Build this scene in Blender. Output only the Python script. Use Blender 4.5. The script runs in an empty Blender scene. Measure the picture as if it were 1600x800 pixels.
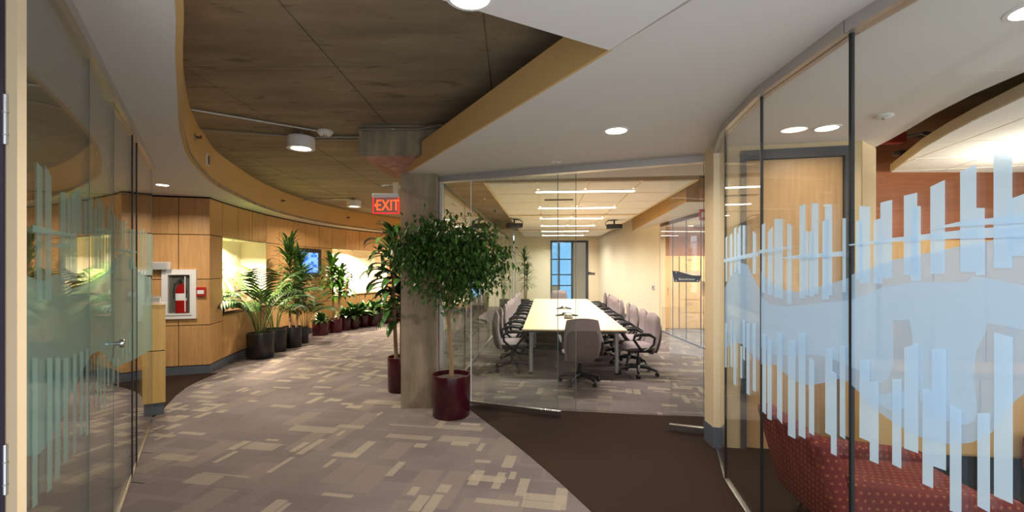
import bpy, bmesh, math, random
from mathutils import Vector, Matrix
R = math.radians
rnd = random.Random(7)
scene = bpy.context.scene
C = scene.collection

# ------------------------------------------------------------------ camera, world, exposure
F = 711.1                       # focal length in pixels of the 1600 x 800 frame
EYE = 1.70
HOR = 418.0                     # eye level row
cam_d = bpy.data.cameras.new('camera'); cam_d.sensor_width = 36.0; cam_d.lens = 16.0
cam_d.shift_y = (HOR - 400.0) / 1600.0; cam_d.clip_start = 0.02
cam = bpy.data.objects.new('camera', cam_d); C.objects.link(cam)
cam.location = (0, 0, EYE); cam.rotation_euler = (R(90), 0, 0)
scene.camera = cam

WORLD_COL = (0.86, 0.93, 1.0); WORLD_STR = 1.5
w = bpy.data.worlds.new('world'); scene.world = w; w.use_nodes = True
w.node_tree.nodes['Background'].inputs[0].default_value = (*WORLD_COL, 1)
w.node_tree.nodes['Background'].inputs[1].default_value = WORLD_STR
vs = scene.view_settings
vs.view_transform = 'Standard'; vs.look = 'None'; vs.gamma = 1.0; vs.use_curve_mapping = False
vs.exposure = 0.12
cy = scene.cycles
cy.max_bounces = 10; cy.diffuse_bounces = 5; cy.glossy_bounces = 4; cy.transmission_bounces = 6
cy.transparent_max_bounces = 48; cy.sample_clamp_indirect = 4.0
cy.caustics_reflective = False; cy.caustics_refractive = False
cy.use_denoising = True

# lamp strengths (watts)
P_DOWN = 30; P_PEND = 66; P_TUBE = 70; P_NICHE = 120; P_TROFF = 30; P_UP = 75

# ------------------------------------------------------------------ heights
SOF, SLAB, CLOUD, BULK = 2.835, 3.30, 3.00, 3.075

def gx(px, Y): return (px - 800.0) * Y / F
def floor_pt(px, py): Y = F * EYE / (py - HOR); return (gx(px, Y), Y)

# ------------------------------------------------------------------ material helpers
def lin(c):
    return tuple(((v/255.0)/12.92 if v/255.0 <= 0.04045 else (((v/255.0)+0.055)/1.055)**2.4) for v in c)

class NT:
    def __init__(s, name):
        s.m = bpy.data.materials.new(name); s.m.use_nodes = True
        s.t = s.m.node_tree; s.t.nodes.clear()
        s.out = s.t.nodes.new('ShaderNodeOutputMaterial')
    def n(s, typ, **kw):
        nd = s.t.nodes.new('ShaderNode' + typ)
        for k, v in kw.items():
            setattr(nd, k, v)
        return nd
    def set(s, sock, v):
        if isinstance(v, bpy.types.NodeSocket): s.t.links.new(v, sock)
        elif v is not None: sock.default_value = v
    def math(s, op, a, b=None, c=None):
        nd = s.n('Math', operation=op)
        s.set(nd.inputs[0], a); s.set(nd.inputs[1], b) if b is not None else None
        if c is not None: s.set(nd.inputs[2], c)
        return nd.outputs[0]
    def mix(s, f, a, b):
        nd = s.n('Mix', data_type='RGBA')
        s.set(nd.inputs[0], f); s.set(nd.inputs[6], a if isinstance(a, bpy.types.NodeSocket) else (*a[:3], 1))
        s.set(nd.inputs[7], b if isinstance(b, bpy.types.NodeSocket) else (*b[:3], 1))
        return nd.outputs[2]
    def noise(s, vec, scale, detail=4, rough=0.55):
        nd = s.n('TexNoise'); s.set(nd.inputs['Vector'], vec)
        nd.inputs['Scale'].default_value = scale; nd.inputs['Detail'].default_value = detail
        nd.inputs['Roughness'].default_value = rough
        return nd.outputs[0]
    def mapping(s, vec, scale=(1,1,1), rot=(0,0,0), loc=(0,0,0)):
        nd = s.n('Mapping'); s.set(nd.inputs[0], vec)
        nd.inputs[1].default_value = loc; nd.inputs[2].default_value = rot; nd.inputs[3].default_value = scale
        return nd.outputs[0]
    def ramp(s, f, lo, hi):
        nd = s.n('MapRange'); s.set(nd.inputs[0], f)
        nd.inputs[1].default_value = lo; nd.inputs[2].default_value = hi
        return nd.outputs[0]
    def bump(s, h, strength=0.2, dist=0.01):
        nd = s.n('Bump'); nd.inputs['Strength'].default_value = strength; nd.inputs['Distance'].default_value = dist
        s.set(nd.inputs['Height'], h); return nd.outputs[0]
    def obj(s): return s.n('TexCoord').outputs['Object']
    def pos(s): return s.n('NewGeometry').outputs['Position']
    def rand(s): return s.n('ObjectInfo').outputs['Random']
    def principled(s, col, rough=0.5, metal=0.0, normal=None, spec=0.5, **kw):
        p = s.n('BsdfPrincipled')
        s.set(p.inputs['Base Color'], col if isinstance(col, bpy.types.NodeSocket) else (*col[:3], 1))
        s.set(p.inputs['Roughness'], rough); s.set(p.inputs['Metallic'], metal)
        p.inputs['Specular IOR Level'].default_value = spec
        if normal is not None: s.set(p.inputs['Normal'], normal)
        for k, v in kw.items(): s.set(p.inputs[k], v)
        s.t.links.new(p.outputs[0], s.out.inputs[0])
        return p

M = {}
def paint(key, rgb, rough=0.6, metal=0.0, var=0.06, scale=6.0, spec=0.5, bump=0.0):
    t = NT(key); c = lin(rgb)
    f = t.noise(t.obj(), scale, 4)
    col = t.mix(f, tuple(v*(1-var) for v in c), tuple(min(1, v*(1+var)) for v in c))
    t.principled(col, rough, metal, t.bump(t.noise(t.obj(), 180, 2), bump, 0.002) if bump else None, spec)
    M[key] = t.m; return t.m

def glow(key, rgb, strength):
    t = NT(key); e = t.n('Emission'); e.inputs[0].default_value = (*lin(rgb), 1); e.inputs[1].default_value = strength
    t.t.links.new(e.outputs[0], t.out.inputs[0]); M[key] = t.m

def wood(key, a, b, rough=0.38, axis=2):
    t = NT(key); sc = [14, 14, 14]; sc[axis] = 0.9
    v = t.n('VectorMath', operation='ADD'); t.set(v.inputs[0], t.obj())
    cmb = t.n('CombineXYZ'); r = t.math('MULTIPLY', t.rand(), 37.0)
    for i in range(3): t.set(cmb.inputs[i], r)
    t.set(v.inputs[1], cmb.outputs[0])
    g = t.noise(t.mapping(v.outputs[0], tuple(sc)), 2.2, 6, 0.6)
    g2 = t.noise(v.outputs[0], 1.6, 3)
    col = t.mix(t.ramp(g, 0.3, 0.72), lin(a), lin(b))
    col = t.mix(t.math('MULTIPLY', t.ramp(g2, 0.35, 0.75), 0.25), col, tuple(x*0.75 for x in lin(a)))
    br = t.n('HueSaturation'); t.set(br.inputs['Color'], col)
    t.set(br.inputs['Value'], t.math('MULTIPLY_ADD', t.rand(), 0.12, 0.94))
    t.principled(br.outputs[0], rough)
    M[key] = t.m

def concrete(key, rgb, board=False):
    t = NT(key); p = t.pos(); c = lin(rgb)
    st = t.noise(t.mapping(p, (0.45, 1.9, 1) if board else (3, 3, 0.5)), 1.9, 6, 0.6)
    bl = t.noise(p, 0.9, 5, 0.6)
    fine = t.noise(p, 28, 4, 0.7)
    col = t.mix(t.ramp(st, 0.28, 0.75), tuple(v*0.55 for v in c), tuple(v*1.32 for v in c))
    col = t.mix(t.math('MULTIPLY', t.ramp(bl, 0.42, 0.68), 0.7), col, (c[0]*0.72, c[1]*0.74, c[2]*0.80))
    sp = t.noise(t.mapping(p, (1, 3.0, 1)), 3.1, 3, 0.5)
    col = t.mix(t.math('MULTIPLY', t.ramp(sp, 0.62, 0.70), 0.6), col, tuple(v*0.35 for v in c))
    col = t.mix(t.math('MULTIPLY', fine, 0.22), col, tuple(v*0.55 for v in c))
    t.principled(col, 0.85, 0, t.bump(t.math('ADD', st, t.math('MULTIPLY', fine, 0.5)), 0.25, 0.012), 0.2)
    M[key] = t.m

def carpet():
    t = NT('carpet_tile'); sep = t.n('SeparateXYZ')
    t.set(sep.inputs[0], t.mapping(t.pos(), rot=(0, 0, R(10.5))))
    u, v = sep.outputs[0], sep.outputs[1]
    n1 = t.noise(t.pos(), 240, 2, 0.7); n2 = t.noise(t.pos(), 1.3, 3)
    base, base2 = lin((126, 115, 113)), lin((103, 93, 93))
    cream, mid = lin((168, 156, 136)), lin((131, 119, 110))
    col = t.mix(t.ramp(n2, 0.3, 0.7), base, base2)
    def layer(uu, vv, a, b, prob, seed, lo_len, col_in, c_to, amt, thin=0.5):
        row = t.math('FLOOR', t.math('DIVIDE', vv, b))
        wn = t.n('TexWhiteNoise', noise_dimensions='2D')
        cb = t.n('CombineXYZ'); t.set(cb.inputs[0], row); cb.inputs[1].default_value = seed
        t.set(wn.inputs['Vector'], cb.outputs[0])
        us = t.math('ADD', t.math('DIVIDE', uu, a), t.math('MULTIPLY', wn.outputs[0], 7.0))
        cl = t.math('FLOOR', us)
        w3 = t.n('TexWhiteNoise', noise_dimensions='3D'); c3 = t.n('CombineXYZ')
        t.set(c3.inputs[0], cl); t.set(c3.inputs[1], row); c3.inputs[2].default_value = seed + 3.3
        t.set(w3.inputs['Vector'], c3.outputs[0])
        sp = t.n('SeparateColor'); t.set(sp.inputs[0], w3.outputs['Color'])
        fu = t.math('FRACT', us); fv = t.math('FRACT', t.math('DIVIDE', vv, b))
        m = t.math('LESS_THAN', sp.outputs[0], prob)
        m = t.math('MULTIPLY', m, t.math('LESS_THAN', fu, t.math('MULTIPLY_ADD', sp.outputs[1], 1 - lo_len, lo_len)))
        m = t.math('MULTIPLY', m, t.math('LESS_THAN', fv, t.math('MULTIPLY_ADD', sp.outputs[2], 1 - thin, thin)))
        m = t.math('MULTIPLY', m, t.math('MULTIPLY_ADD', n1, 0.7, 0.55 * amt))
        m = t.math('MINIMUM', m, amt)
        return t.mix(m, col_in, c_to)
    col = layer(u, v, 0.52, 0.26, 0.42, 1.7, 0.5, col, base2, 0.6, 0.7)
    col = layer(v, u, 0.60, 0.24, 0.30, 5.1, 0.5, col, mid, 0.7, 0.6)
    col = layer(u, v, 0.34, 0.11, 0.12, 9.4, 0.3, col, cream, 0.72, 0.4)
    col = layer(v, u, 0.38, 0.10, 0.10, 14.2, 0.3, col, cream, 0.72, 0.35)
    col = layer(u, v, 0.55, 0.17, 0.14, 23.9, 0.4, col, cream, 0.5, 0.12)
    # ribbed quarter-turned tiles
    par = t.math('FLOORED_MODULO', t.math('ADD', t.math('FLOOR', t.math('DIVIDE', u, 0.5)), t.math('FLOOR', t.math('DIVIDE', v, 0.5))), 2.0)
    q = t.n('Mix', data_type='FLOAT'); t.set(q.inputs[0], par); t.set(q.inputs[2], u); t.set(q.inputs[3], v)
    rib = t.math('MULTIPLY_ADD', t.math('SINE', t.math('MULTIPLY', q.outputs[0], 420.0)), 0.5, 0.5)
    col = t.mix(t.math('MULTIPLY', rib, 0.22), col, tuple(x*0.45 for x in base2))
    n3 = t.noise(t.pos(), 70, 3, 0.7)
    col = t.mix(t.math('MULTIPLY', t.ramp(n3, 0.3, 0.75), 0.30), col, tuple(x*0.5 for x in base))
    col = t.mix(t.math('MULTIPLY', n1, 0.35), col, tuple(x*0.5 for x in base))
    t.principled(col, 0.95, 0, t.bump(t.math('ADD', n1, rib), 0.3, 0.003), 0.1)
    M['carpet'] = t.m

def thin_glass(key, tint, r0=0.04):
    # thin architectural glass: clear with Fresnel reflection (same for every ray)
    t = NT(key); g = t.n('NewGeometry')
    d = t.n('VectorMath', operation='DOT_PRODUCT'); t.set(d.inputs[0], g.outputs['Normal']); t.set(d.inputs[1], g.outputs['Incoming'])
    c = t.math('ABSOLUTE', d.outputs['Value'])
    f = t.math('MULTIPLY_ADD', t.math('POWER', t.math('SUBTRACT', 1.0, c), 5.0), 1 - r0, r0)
    tr = t.n('BsdfTransparent'); tr.inputs[0].default_value = (*tint, 1)
    gl = t.n('BsdfGlossy'); gl.inputs['Roughness'].default_value = 0.0; gl.inputs[0].default_value = (1, 1, 1, 1)
    mx = t.n('MixShader'); t.set(mx.inputs[0], f); t.t.links.new(tr.outputs[0], mx.inputs[1]); t.t.links.new(gl.outputs[0], mx.inputs[2])
    t.t.links.new(mx.outputs[0], t.out.inputs[0]); M[key] = t.m

def film(key, rgb, alpha):
    t = NT(key); c = (*lin(rgb), 1)
    d = t.n('BsdfDiffuse'); d.inputs[0].default_value = c
    tl = t.n('BsdfTranslucent'); tl.inputs[0].default_value = c
    a = t.n('MixShader'); a.inputs[0].default_value = 0.5
    t.t.links.new(d.outputs[0], a.inputs[1]); t.t.links.new(tl.outputs[0], a.inputs[2])
    tr = t.n('BsdfTransparent'); tr.inputs[0].default_value = (0.86, 0.93, 1.0, 1)
    mx = t.n('MixShader')
    t.set(mx.inputs[0], t.math('MULTIPLY_ADD', t.noise(t.obj(), 300, 1), 0.06, alpha - 0.03))
    t.t.links.new(tr.outputs[0], mx.inputs[1]); t.t.links.new(a.outputs[0], mx.inputs[2])
    t.t.links.new(mx.outputs[0], t.out.inputs[0]); M[key] = t.m

def leafmat(key, a, b, rough=0.4):
    t = NT(key); f = t.noise(t.pos(), 9, 3)
    col = t.mix(t.ramp(f, 0.3, 0.7), lin(a), lin(b))
    br = t.n('HueSaturation'); t.set(br.inputs['Color'], col); t.set(br.inputs['Value'], t.math('MULTIPLY_ADD', t.rand(), 0.5, 0.75))
    t.principled(br.outputs[0], rough, 0, None, 0.2); M[key] = t.m

def dotted():
    t = NT('red_fabric'); tc = t.n('TexCoord'); sx = t.n('SeparateXYZ'); t.set(sx.inputs[0], tc.outputs['Object'])
    sn = t.n('SeparateXYZ'); t.set(sn.inputs[0], tc.outputs['Normal'])
    def dist(a, b):
        row = t.math('MULTIPLY', t.math('FLOORED_MODULO', t.math('FLOOR', t.math('MULTIPLY', b, 24.0)), 2.0), 0.5)
        fa = t.math('SUBTRACT', t.math('FRACT', t.math('ADD', t.math('MULTIPLY', a, 24.0), row)), 0.5)
        fb = t.math('SUBTRACT', t.math('FRACT', t.math('MULTIPLY', b, 24.0)), 0.5)
        return t.math('SQRT', t.math('ADD', t.math('MULTIPLY', fa, fa), t.math('MULTIPLY', fb, fb)))
    def pick(f, a, b):
        nd = t.n('Mix', data_type='FLOAT'); t.set(nd.inputs[0], f); t.set(nd.inputs[2], a); t.set(nd.inputs[3], b); return nd.outputs[0]
    X, Y, Z = sx.outputs
    top = t.math('GREATER_THAN', t.math('ABSOLUTE', sn.outputs[2]), 0.6); side = t.math('GREATER_THAN', t.math('ABSOLUTE', sn.outputs[1]), 0.6)
    d0 = pick(top, pick(side, dist(Y, Z), dist(X, Z)), dist(X, Y))
    d = t.math('LESS_THAN', d0, 0.10); ring = t.math('MULTIPLY', t.math('GREATER_THAN', d0, 0.17), t.math('LESS_THAN', d0, 0.25))
    n = t.noise(t.obj(), 160, 2)
    col = t.mix(n, lin((88, 34, 34)), lin((128, 58, 54)))
    col = t.mix(t.math('MULTIPLY', ring, 0.45), col, lin((170, 84, 62)))
    col = t.mix(t.math('MULTIPLY', d, 0.7), col, lin((196, 132, 80)))
    t.principled(col, 0.9, 0, t.bump(n, 0.3, 0.004), 0.15); M['red_fabric'] = t.m

paint('soffit_white', (224, 217, 208), 0.75, var=0.02, scale=1.2)
paint('ochre', (212, 172, 110), 0.7, var=0.04, scale=1.5)
paint('cream', (243, 230, 200), 0.7, var=0.03, scale=1.5)
paint('tan_wall', (216, 188, 144), 0.7, var=0.03)
paint('cream_post', (228, 204, 166), 0.6, var=0.03)
paint('niche_cream', (248, 236, 210), 0.7, var=0.03)
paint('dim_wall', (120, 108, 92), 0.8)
paint('base_grey', (88, 92, 100), 0.5)
paint('track_metal', (188, 182, 176), 0.35, 0.6, 0.03)
paint('steel', (200, 200, 202), 0.22, 1.0, 0.03)
paint('chrome', (215, 215, 218), 0.1, 1.0, 0.02)
paint('galv', (165, 160, 150), 0.4, 0.8, 0.08)
paint('black_seal', (12, 13, 16), 0.5)
paint('black_plastic', (24, 24, 27), 0.45)
paint('black_pot', (22, 21, 22), 0.35)
paint('maroon', (58, 12, 20), 0.2, var=0.05)
paint('soil', (52, 38, 28), 0.95, var=0.3, scale=40)
paint('dark_frame', (66, 68, 74), 0.45)
paint('navy_door', (30, 26, 52), 0.4)
paint('dark_gap', (30, 20, 12), 0.9)
paint('duct', (96, 92, 86), 0.5, 0.3, 0.12)
paint('red_paint', (178, 40, 30), 0.4)
paint('extinguisher_red', (150, 24, 20), 0.3)
paint('white_metal', (230, 226, 220), 0.4, var=0.02)
paint('tile_white', (244, 238, 226), 0.85, var=0.03, scale=60)
paint('grid_white', (236, 224, 200), 0.6, var=0.02)
paint('fabric_mauve', (150, 136, 138), 0.95, var=0.10, scale=120, spec=0.1)
paint('shell_grey', (112, 100, 96), 0.8, var=0.05, spec=0.2)
paint('table_grey', (176, 176, 178), 0.35, 0.5)
paint('table_edge', (70, 62, 56), 0.6)
paint('dark_carpet', (50, 38, 32), 0.97, var=0.35, scale=220, spec=0.05)
paint('trunk', (142, 116, 84), 0.85, var=0.25, scale=30)
paint('green_stem', (92, 110, 56), 0.6, var=0.15, scale=20)
paint('sill_dark', (96, 60, 34), 0.5)
paint('label_white', (225, 225, 220), 0.5, var=0.02)
paint('petal_purple', (92, 82, 118), 0.6, var=0.2, scale=40)
paint('glass_edge', (88, 100, 94), 0.4, var=0.05)
paint('pipe_white', (196, 190, 180), 0.5)
wood('maple', (190, 142, 88), (214, 166, 110))
wood('maple_table', (232, 206, 162), (242, 220, 182), 0.3, axis=1)
wood('door_wood', (186, 142, 94), (206, 162, 112))
wood('orange_wood', (168, 98, 58), (192, 120, 74), 0.45, axis=0)
wood('cabinet_wood', (214, 168, 104), (230, 186, 122))
wood('post_wood', (206, 166, 92), (222, 184, 112))
concrete('slab', (156, 138, 112), True)
concrete('col_conc', (164, 146, 122), False)
concrete('capital_red', (190, 142, 120), False)
carpet()
thin_glass('glass', (0.965, 0.985, 0.975))
thin_glass('glass_sky_tint', (0.50, 0.72, 0.90))  # tint puts the blue of the sky outside into the pane
thin_glass('glass_green', (0.93, 0.965, 0.945), 0.045)
film('film_strip', (202, 228, 248), 0.80)
film('film_figure', (204, 228, 244), 0.60)
film('film_sheet', (176, 209, 241), 0.58)
film('film_dim_tint', (190, 222, 208), 0.50)  # same film as on the right; green of the dark grazing view in its colour
film('film_dim_sheet', (186, 220, 206), 0.42)  # broad film, the same dim green view put into its colour
leafmat('leaf_ficus', (46, 82, 34), (88, 124, 56), 0.35)
leafmat('leaf_drac', (36, 68, 34), (76, 112, 54), 0.3)
leafmat('leaf_palm', (34, 58, 27), (68, 94, 45), 0.5)
leafmat('leaf_bright', (52, 96, 30), (104, 146, 52), 0.4)
dotted()
glow('lens_white', (255, 244, 226), 14.0)
glow('tube_white', (255, 243, 222), 9.0)
glow('troffer_white', (255, 250, 238), 7.0)
glow('niche_lamp', (255, 224, 170), 12.0)
glow('exit_red', (255, 70, 30), 3.2)
glow('exit_edge', (255, 40, 44), 1.6)
t = NT('screen'); sv = t.n('TexVoronoi', distance='CHEBYCHEV'); t.set(sv.inputs['Vector'], t.mapping(t.obj(), (1, 1, 2.2)))
sv.inputs['Scale'].default_value = 5
e = t.n('Emission'); t.set(e.inputs[0], t.mix(t.ramp(sv.outputs['Distance'], 0.15, 0.5), lin((40, 110, 255)), lin((150, 205, 255))))
e.inputs[1].default_value = 1.1; t.t.links.new(e.outputs[0], t.out.inputs[0]); M['screen'] = t.m
t = NT('acrylic'); t.principled((0.85, 0.87, 0.86), 0.1, 0, None, 0.5, Alpha=0.28); M['acrylic'] = t.m
t = NT('plaque'); t.principled(lin((58, 58, 64)), 0.3, 0); M['plaque'] = t.m
t = NT('exit_panel'); t.principled(lin((178, 160, 160)), 0.2, 0, None, 0.5, Alpha=0.55); M['exit_panel'] = t.m

# ------------------------------------------------------------------ mesh helpers
class MB:
    def __init__(s): s.v = []; s.f = []
    def add(s, vs_, fs):
        o = len(s.v); s.v += [tuple(p) for p in vs_]; s.f += [tuple(i + o for i in q) for q in fs]; return s
    def box(s, x0, y0, z0, x1, y1, z1, mat=None):
        p = [Vector(q) for q in ((x0,y0,z0),(x1,y0,z0),(x1,y1,z0),(x0,y1,z0),(x0,y0,z1),(x1,y0,z1),(x1,y1,z1),(x0,y1,z1))]
        if mat: p = [mat @ q for q in p]
        return s.add(p, [(0,3,2,1),(4,5,6,7),(0,1,5,4),(1,2,6,5),(2,3,7,6),(3,0,4,7)])
    def prism(s, poly, z0, z1):
        n = len(poly); a = sum(poly[i][0]*poly[(i+1)%n][1]-poly[(i+1)%n][0]*poly[i][1] for i in range(n))
        if a < 0: poly = poly[::-1]
        return s.add([(x,y,z0) for x,y in poly]+[(x,y,z1) for x,y in poly],
                     [tuple(range(n))[::-1], tuple(range(n,2*n))]+[(i,(i+1)%n,(i+1)%n+n,i+n) for i in range(n)])
    def slabline(s, a, b, th, z0, z1):            # upright slab from a to b, th thick, centred
        d = Vector((b[0]-a[0], b[1]-a[1])); nrm = Vector((-d.y, d.x)).normalized()*th/2
        return s.prism([(a[0]-nrm.x,a[1]-nrm.y),(b[0]-nrm.x,b[1]-nrm.y),(b[0]+nrm.x,b[1]+nrm.y),(a[0]+nrm.x,a[1]+nrm.y)], z0, z1)
    def tube(s, pts, r, n=8, cap=True):
        pts = [Vector(p) for p in pts]; rr = r if isinstance(r, (list, tuple)) else [r]*len(pts)
        o = len(s.v); up = None
        for i, p in enumerate(pts):
            d = (pts[min(i+1,len(pts)-1)] - pts[max(i-1,0)]).normalized()
            if up is None: up = Vector((0,0,1)) if abs(d.z) < 0.9 else Vector((1,0,0))
            a = d.cross(up).normalized(); b = a.cross(d).normalized(); up = b
            for k in range(n):
                t_ = 2*math.pi*k/n; s.v.append(tuple(p + (a*math.cos(t_)+b*math.sin(t_))*rr[i]))
        for i in range(len(pts)-1):
            for k in range(n):
                s.f.append((o+i*n+k, o+i*n+(k+1)%n, o+(i+1)*n+(k+1)%n, o+(i+1)*n+k))
        if cap:
            s.f.append(tuple(o+k for k in range(n))[::-1]); s.f.append(tuple(o+(len(pts)-1)*n+k for k in range(n)))
        return s
    def lathe(s, prof, n=28, c=(0,0,0)):
        o = len(s.v)
        for r, z in prof:
            for k in range(n):
                t_ = 2*math.pi*k/n; s.v.append((c[0]+r*math.cos(t_), c[1]+r*math.sin(t_), c[2]+z))
        for i in range(len(prof)-1):
            for k in range(n):
                s.f.append((o+i*n+k, o+i*n+(k+1)%n, o+(i+1)*n+(k+1)%n, o+(i+1)*n+k))
        if prof[0][0] > 1e-6: s.f.append(tuple(o+k for k in range(n))[::-1])
        if prof[-1][0] > 1e-6: s.f.append(tuple(o+(len(prof)-1)*n+k for k in range(n)))
        return s
    def rbox(s, c, size, r, seg=3, fn=None):
        bm = bmesh.new(); bmesh.ops.create_cube(bm, size=1.0)
        for v in bm.verts: v.co = Vector((v.co.x*size[0], v.co.y*size[1], v.co.z*size[2]))
        bmesh.ops.bevel(bm, geom=bm.edges[:], offset=r, segments=seg, affect='EDGES', profile=0.5)
        for v in bm.verts:
            if fn: v.co = Vector(fn(v.co))
            v.co = v.co + Vector(c)
        bm.verts.index_update()
        s.add([v.co[:] for v in bm.verts], [tuple(v.index for v in f.verts) for f in bm.faces]); bm.free(); return s
    def pillow(s, c, w_, h_, t_, fn=None, n=9, k=0.6, pw=5.0):
        o = len(s.v); N = n+1
        for sd_ in (1, -1):
            for i in range(N):
                for j in range(N):
                    a, b = -1+2*i/n, -1+2*j/n
                    x = a*math.sqrt(1-k*b*b/2); z = b*math.sqrt(1-k*a*a/2); m_ = max(abs(a), abs(b))
                    p = Vector((x*w_/2, sd_*t_/2*math.sqrt(max(0, 1-m_**pw)), z*h_/2))
                    if fn: p = Vector(fn(p))
                    s.v.append(tuple(p+Vector(c)))
        q = lambda sd_, i, j: o+sd_*N*N+i*N+j
        for i in range(n):
            for j in range(n):
                s.f.append((q(0,i,j),q(0,i,j+1),q(0,i+1,j+1),q(0,i+1,j))); s.f.append((q(1,i,j),q(1,i+1,j),q(1,i+1,j+1),q(1,i,j+1)))
        s.weld = True
        return s
    def mesh(s, name, mat, smooth=False):
        me = bpy.data.meshes.new(name); me.from_pydata(s.v, [], s.f); me.update()
        bm = bmesh.new(); bm.from_mesh(me)
        if getattr(s, 'weld', False): bmesh.ops.remove_doubles(bm, verts=bm.verts[:], dist=0.0008)
        bmesh.ops.recalc_face_normals(bm, faces=bm.faces[:]) if not getattr(s, 'keep', False) else None
        bm.to_mesh(me); bm.free()
        if mat: me.materials.append(M[mat] if isinstance(mat, str) else mat)
        if smooth:
            for p in me.polygons: p.use_smooth = True
            try: me.set_sharp_from_angle(angle=R(40))
            except Exception: pass
        return me
    def build(s, name, mat, parent=None, smooth=False, loc=None, rot=None):
        return link(name, s.mesh(name, mat, smooth), parent, loc, rot)

def link(name, me, parent=None, loc=None, rot=None):
    o = bpy.data.objects.new(name, me); C.objects.link(o)
    if parent: o.parent = parent
    if loc: o.location = loc
    if rot: o.rotation_euler = rot
    return o
def tag(o, label, cat, group=None):
    o['label'] = label; o['category'] = cat
    if group: o['group'] = group
    return o
def thing(name, label, cat, loc=(0,0,0), rz=0.0, group=None):
    o = bpy.data.objects.new(name, None); o.empty_display_size = 0.1; C.objects.link(o)
    o.location = loc; o.rotation_euler = (0, 0, rz); return tag(o, label, cat, group)
def struct(o, label=None):
    o['kind'] = 'structure'
    if label: o['label'] = label
    return o
def node(name, loc=(0,0,0), rz=0.0, label=None):
    o = bpy.data.objects.new(name, None); o.empty_display_size = 0.1; C.objects.link(o)
    o.location = loc; o.rotation_euler = (0,0,rz); return struct(o, label)
def copy_tree(o, parent=None):
    c = o.copy(); C.objects.link(c); c.parent = parent
    for ch in list(o.children): copy_tree(ch, c)
    return c
def area(name, parent, loc, size, power, col=(1,0.91,0.78), rot=(0,0,0), shape='DISK', size_y=None, spread=150):
    l = bpy.data.lights.new(name, 'AREA'); l.energy = power; l.color = col; l.shape = shape; l.size = size; l.spread = R(spread)
    if size_y: l.size_y = size_y
    o = bpy.data.objects.new(name, l); C.objects.link(o); o.parent = parent; o.location = loc; o.rotation_euler = rot
    return o
def text_mesh(s, size, ext=0.001):
    cu = bpy.data.curves.new('txt', 'FONT'); cu.body = s; cu.size = size; cu.extrude = ext; cu.align_x = 'CENTER'; cu.align_y = 'CENTER'
    o = bpy.data.objects.new('txt', cu); C.objects.link(o)
    dg = bpy.context.evaluated_depsgraph_get(); me = bpy.data.meshes.new_from_object(o.evaluated_get(dg))
    bpy.data.objects.remove(o); return me
def catmull(P, per=8):
    out = []
    for i in range(len(P)-1):
        p0, p1, p2, p3 = (Vector(P[max(i-1,0)]), Vector(P[i]), Vector(P[i+1]), Vector(P[min(i+2,len(P)-1)]))
        for k in range(per):
            t_ = k/per
            q = 0.5*((2*p1)+(p2-p0)*t_+(2*p0-5*p1+4*p2-p3)*t_*t_+(3*p1-p0-3*p2+p3)*t_**3)
            out.append(tuple(q))
    out.append(tuple(P[-1])); return out
def arc_at(path, s):
    for a, b in zip(path, path[1:]):
        d = math.dist(a, b)
        if s <= d or b is path[-1]:
            f = s/d; return (a[0]+(b[0]-a[0])*f, a[1]+(b[1]-a[1])*f)
        s -= d
def clip(poly, conv):                             # polygon clipped by a convex polygon (counter-clockwise)
    out = list(poly)
    for i in range(len(conv)):
        a, b = conv[i], conv[(i+1)%len(conv)]
        side = lambda p: (b[0]-a[0])*(p[1]-a[1])-(b[1]-a[1])*(p[0]-a[0])
        src, out = out, []
        for j in range(len(src)):
            p, q = src[j], src[(j+1)%len(src)]; sp, sq = side(p), side(q)
            if sp >= 0: out.append(p)
            if (sp >= 0) != (sq >= 0):
                f = sp/(sp-sq); out.append((p[0]+(q[0]-p[0])*f, p[1]+(q[1]-p[1])*f))
        if len(out) < 3: return []
    return out

# ================================================================== THE SETTING
# ---- floor
fl = MB().box(-9, 0.5, -0.1, 8, 23, -0.004).build('floor', 'carpet'); struct(fl, 'grey mauve patterned carpet tile floor with cream dashes')
ca, sa = math.cos(R(-10.5)), math.sin(R(-10.5))
tile_me = MB().prism([(-0.2495,-0.2495),(0.2495,-0.2495),(0.2495,0.2495),(-0.2495,0.2495)], -0.004, 0.0).mesh('carpet_tile', 'carpet')
cands = []
for i in range(-40, 40):
    for j in range(-10, 50):
        lu, lv = (i+0.5)*0.5, (j+0.5)*0.5
        x, y = lu*ca - lv*sa, lu*sa + lv*ca
        if y < 2.6 or y > 12 or abs(x/y) > 1.0: continue
        left = -3.98 + 0.671*(5.02-y) if y < 5.02 else -4.7
        if x < left or (y < 5.4 and x > -0.5 + (5.44-y)*0.46 + 0.4) or x > 4: continue
        cands.append((y*y + x*x, x, y))
cands.sort()
for d_, x, y in cands[:300]: link('carpet_tile', tile_me, fl, (x, y, 0), (0, 0, R(-10.5)))
dc = [(-0.52,5.60),(-0.5,5.44),(-0.24,4.92),(0,4.44),(0.17,4.08),(0.317,3.75),(0.445,3.44),(0.556,3.16),(0.7,2.75),(0.82,2.35),(0.95,1.8),(1.05,1.2),(1.1,0.5),
      (8,0.5),(8,5.45),(4.3,5.45),(3.4,5.05),(2.18,5.165),(1.5,5.25),(0.755,5.37),(0.1,5.49)]
o = MB().prism(dc, -0.02, 0.005).build('floor_dark_carpet', 'dark_carpet'); struct(o, 'dark brown carpet with a curved edge beside the glass rooms')
o = MB().prism([(-4.74,7.33),(-4.70,6.9),(-4.63,6.5),(-4.46,6.04),(-4.28,5.66),(-4.15,5.40),(-4.07,5.17),(-5.3,5.0),(-7.5,6.4)], -0.02, 0.005).build('floor_entry_carpet', 'dark_carpet')
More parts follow.
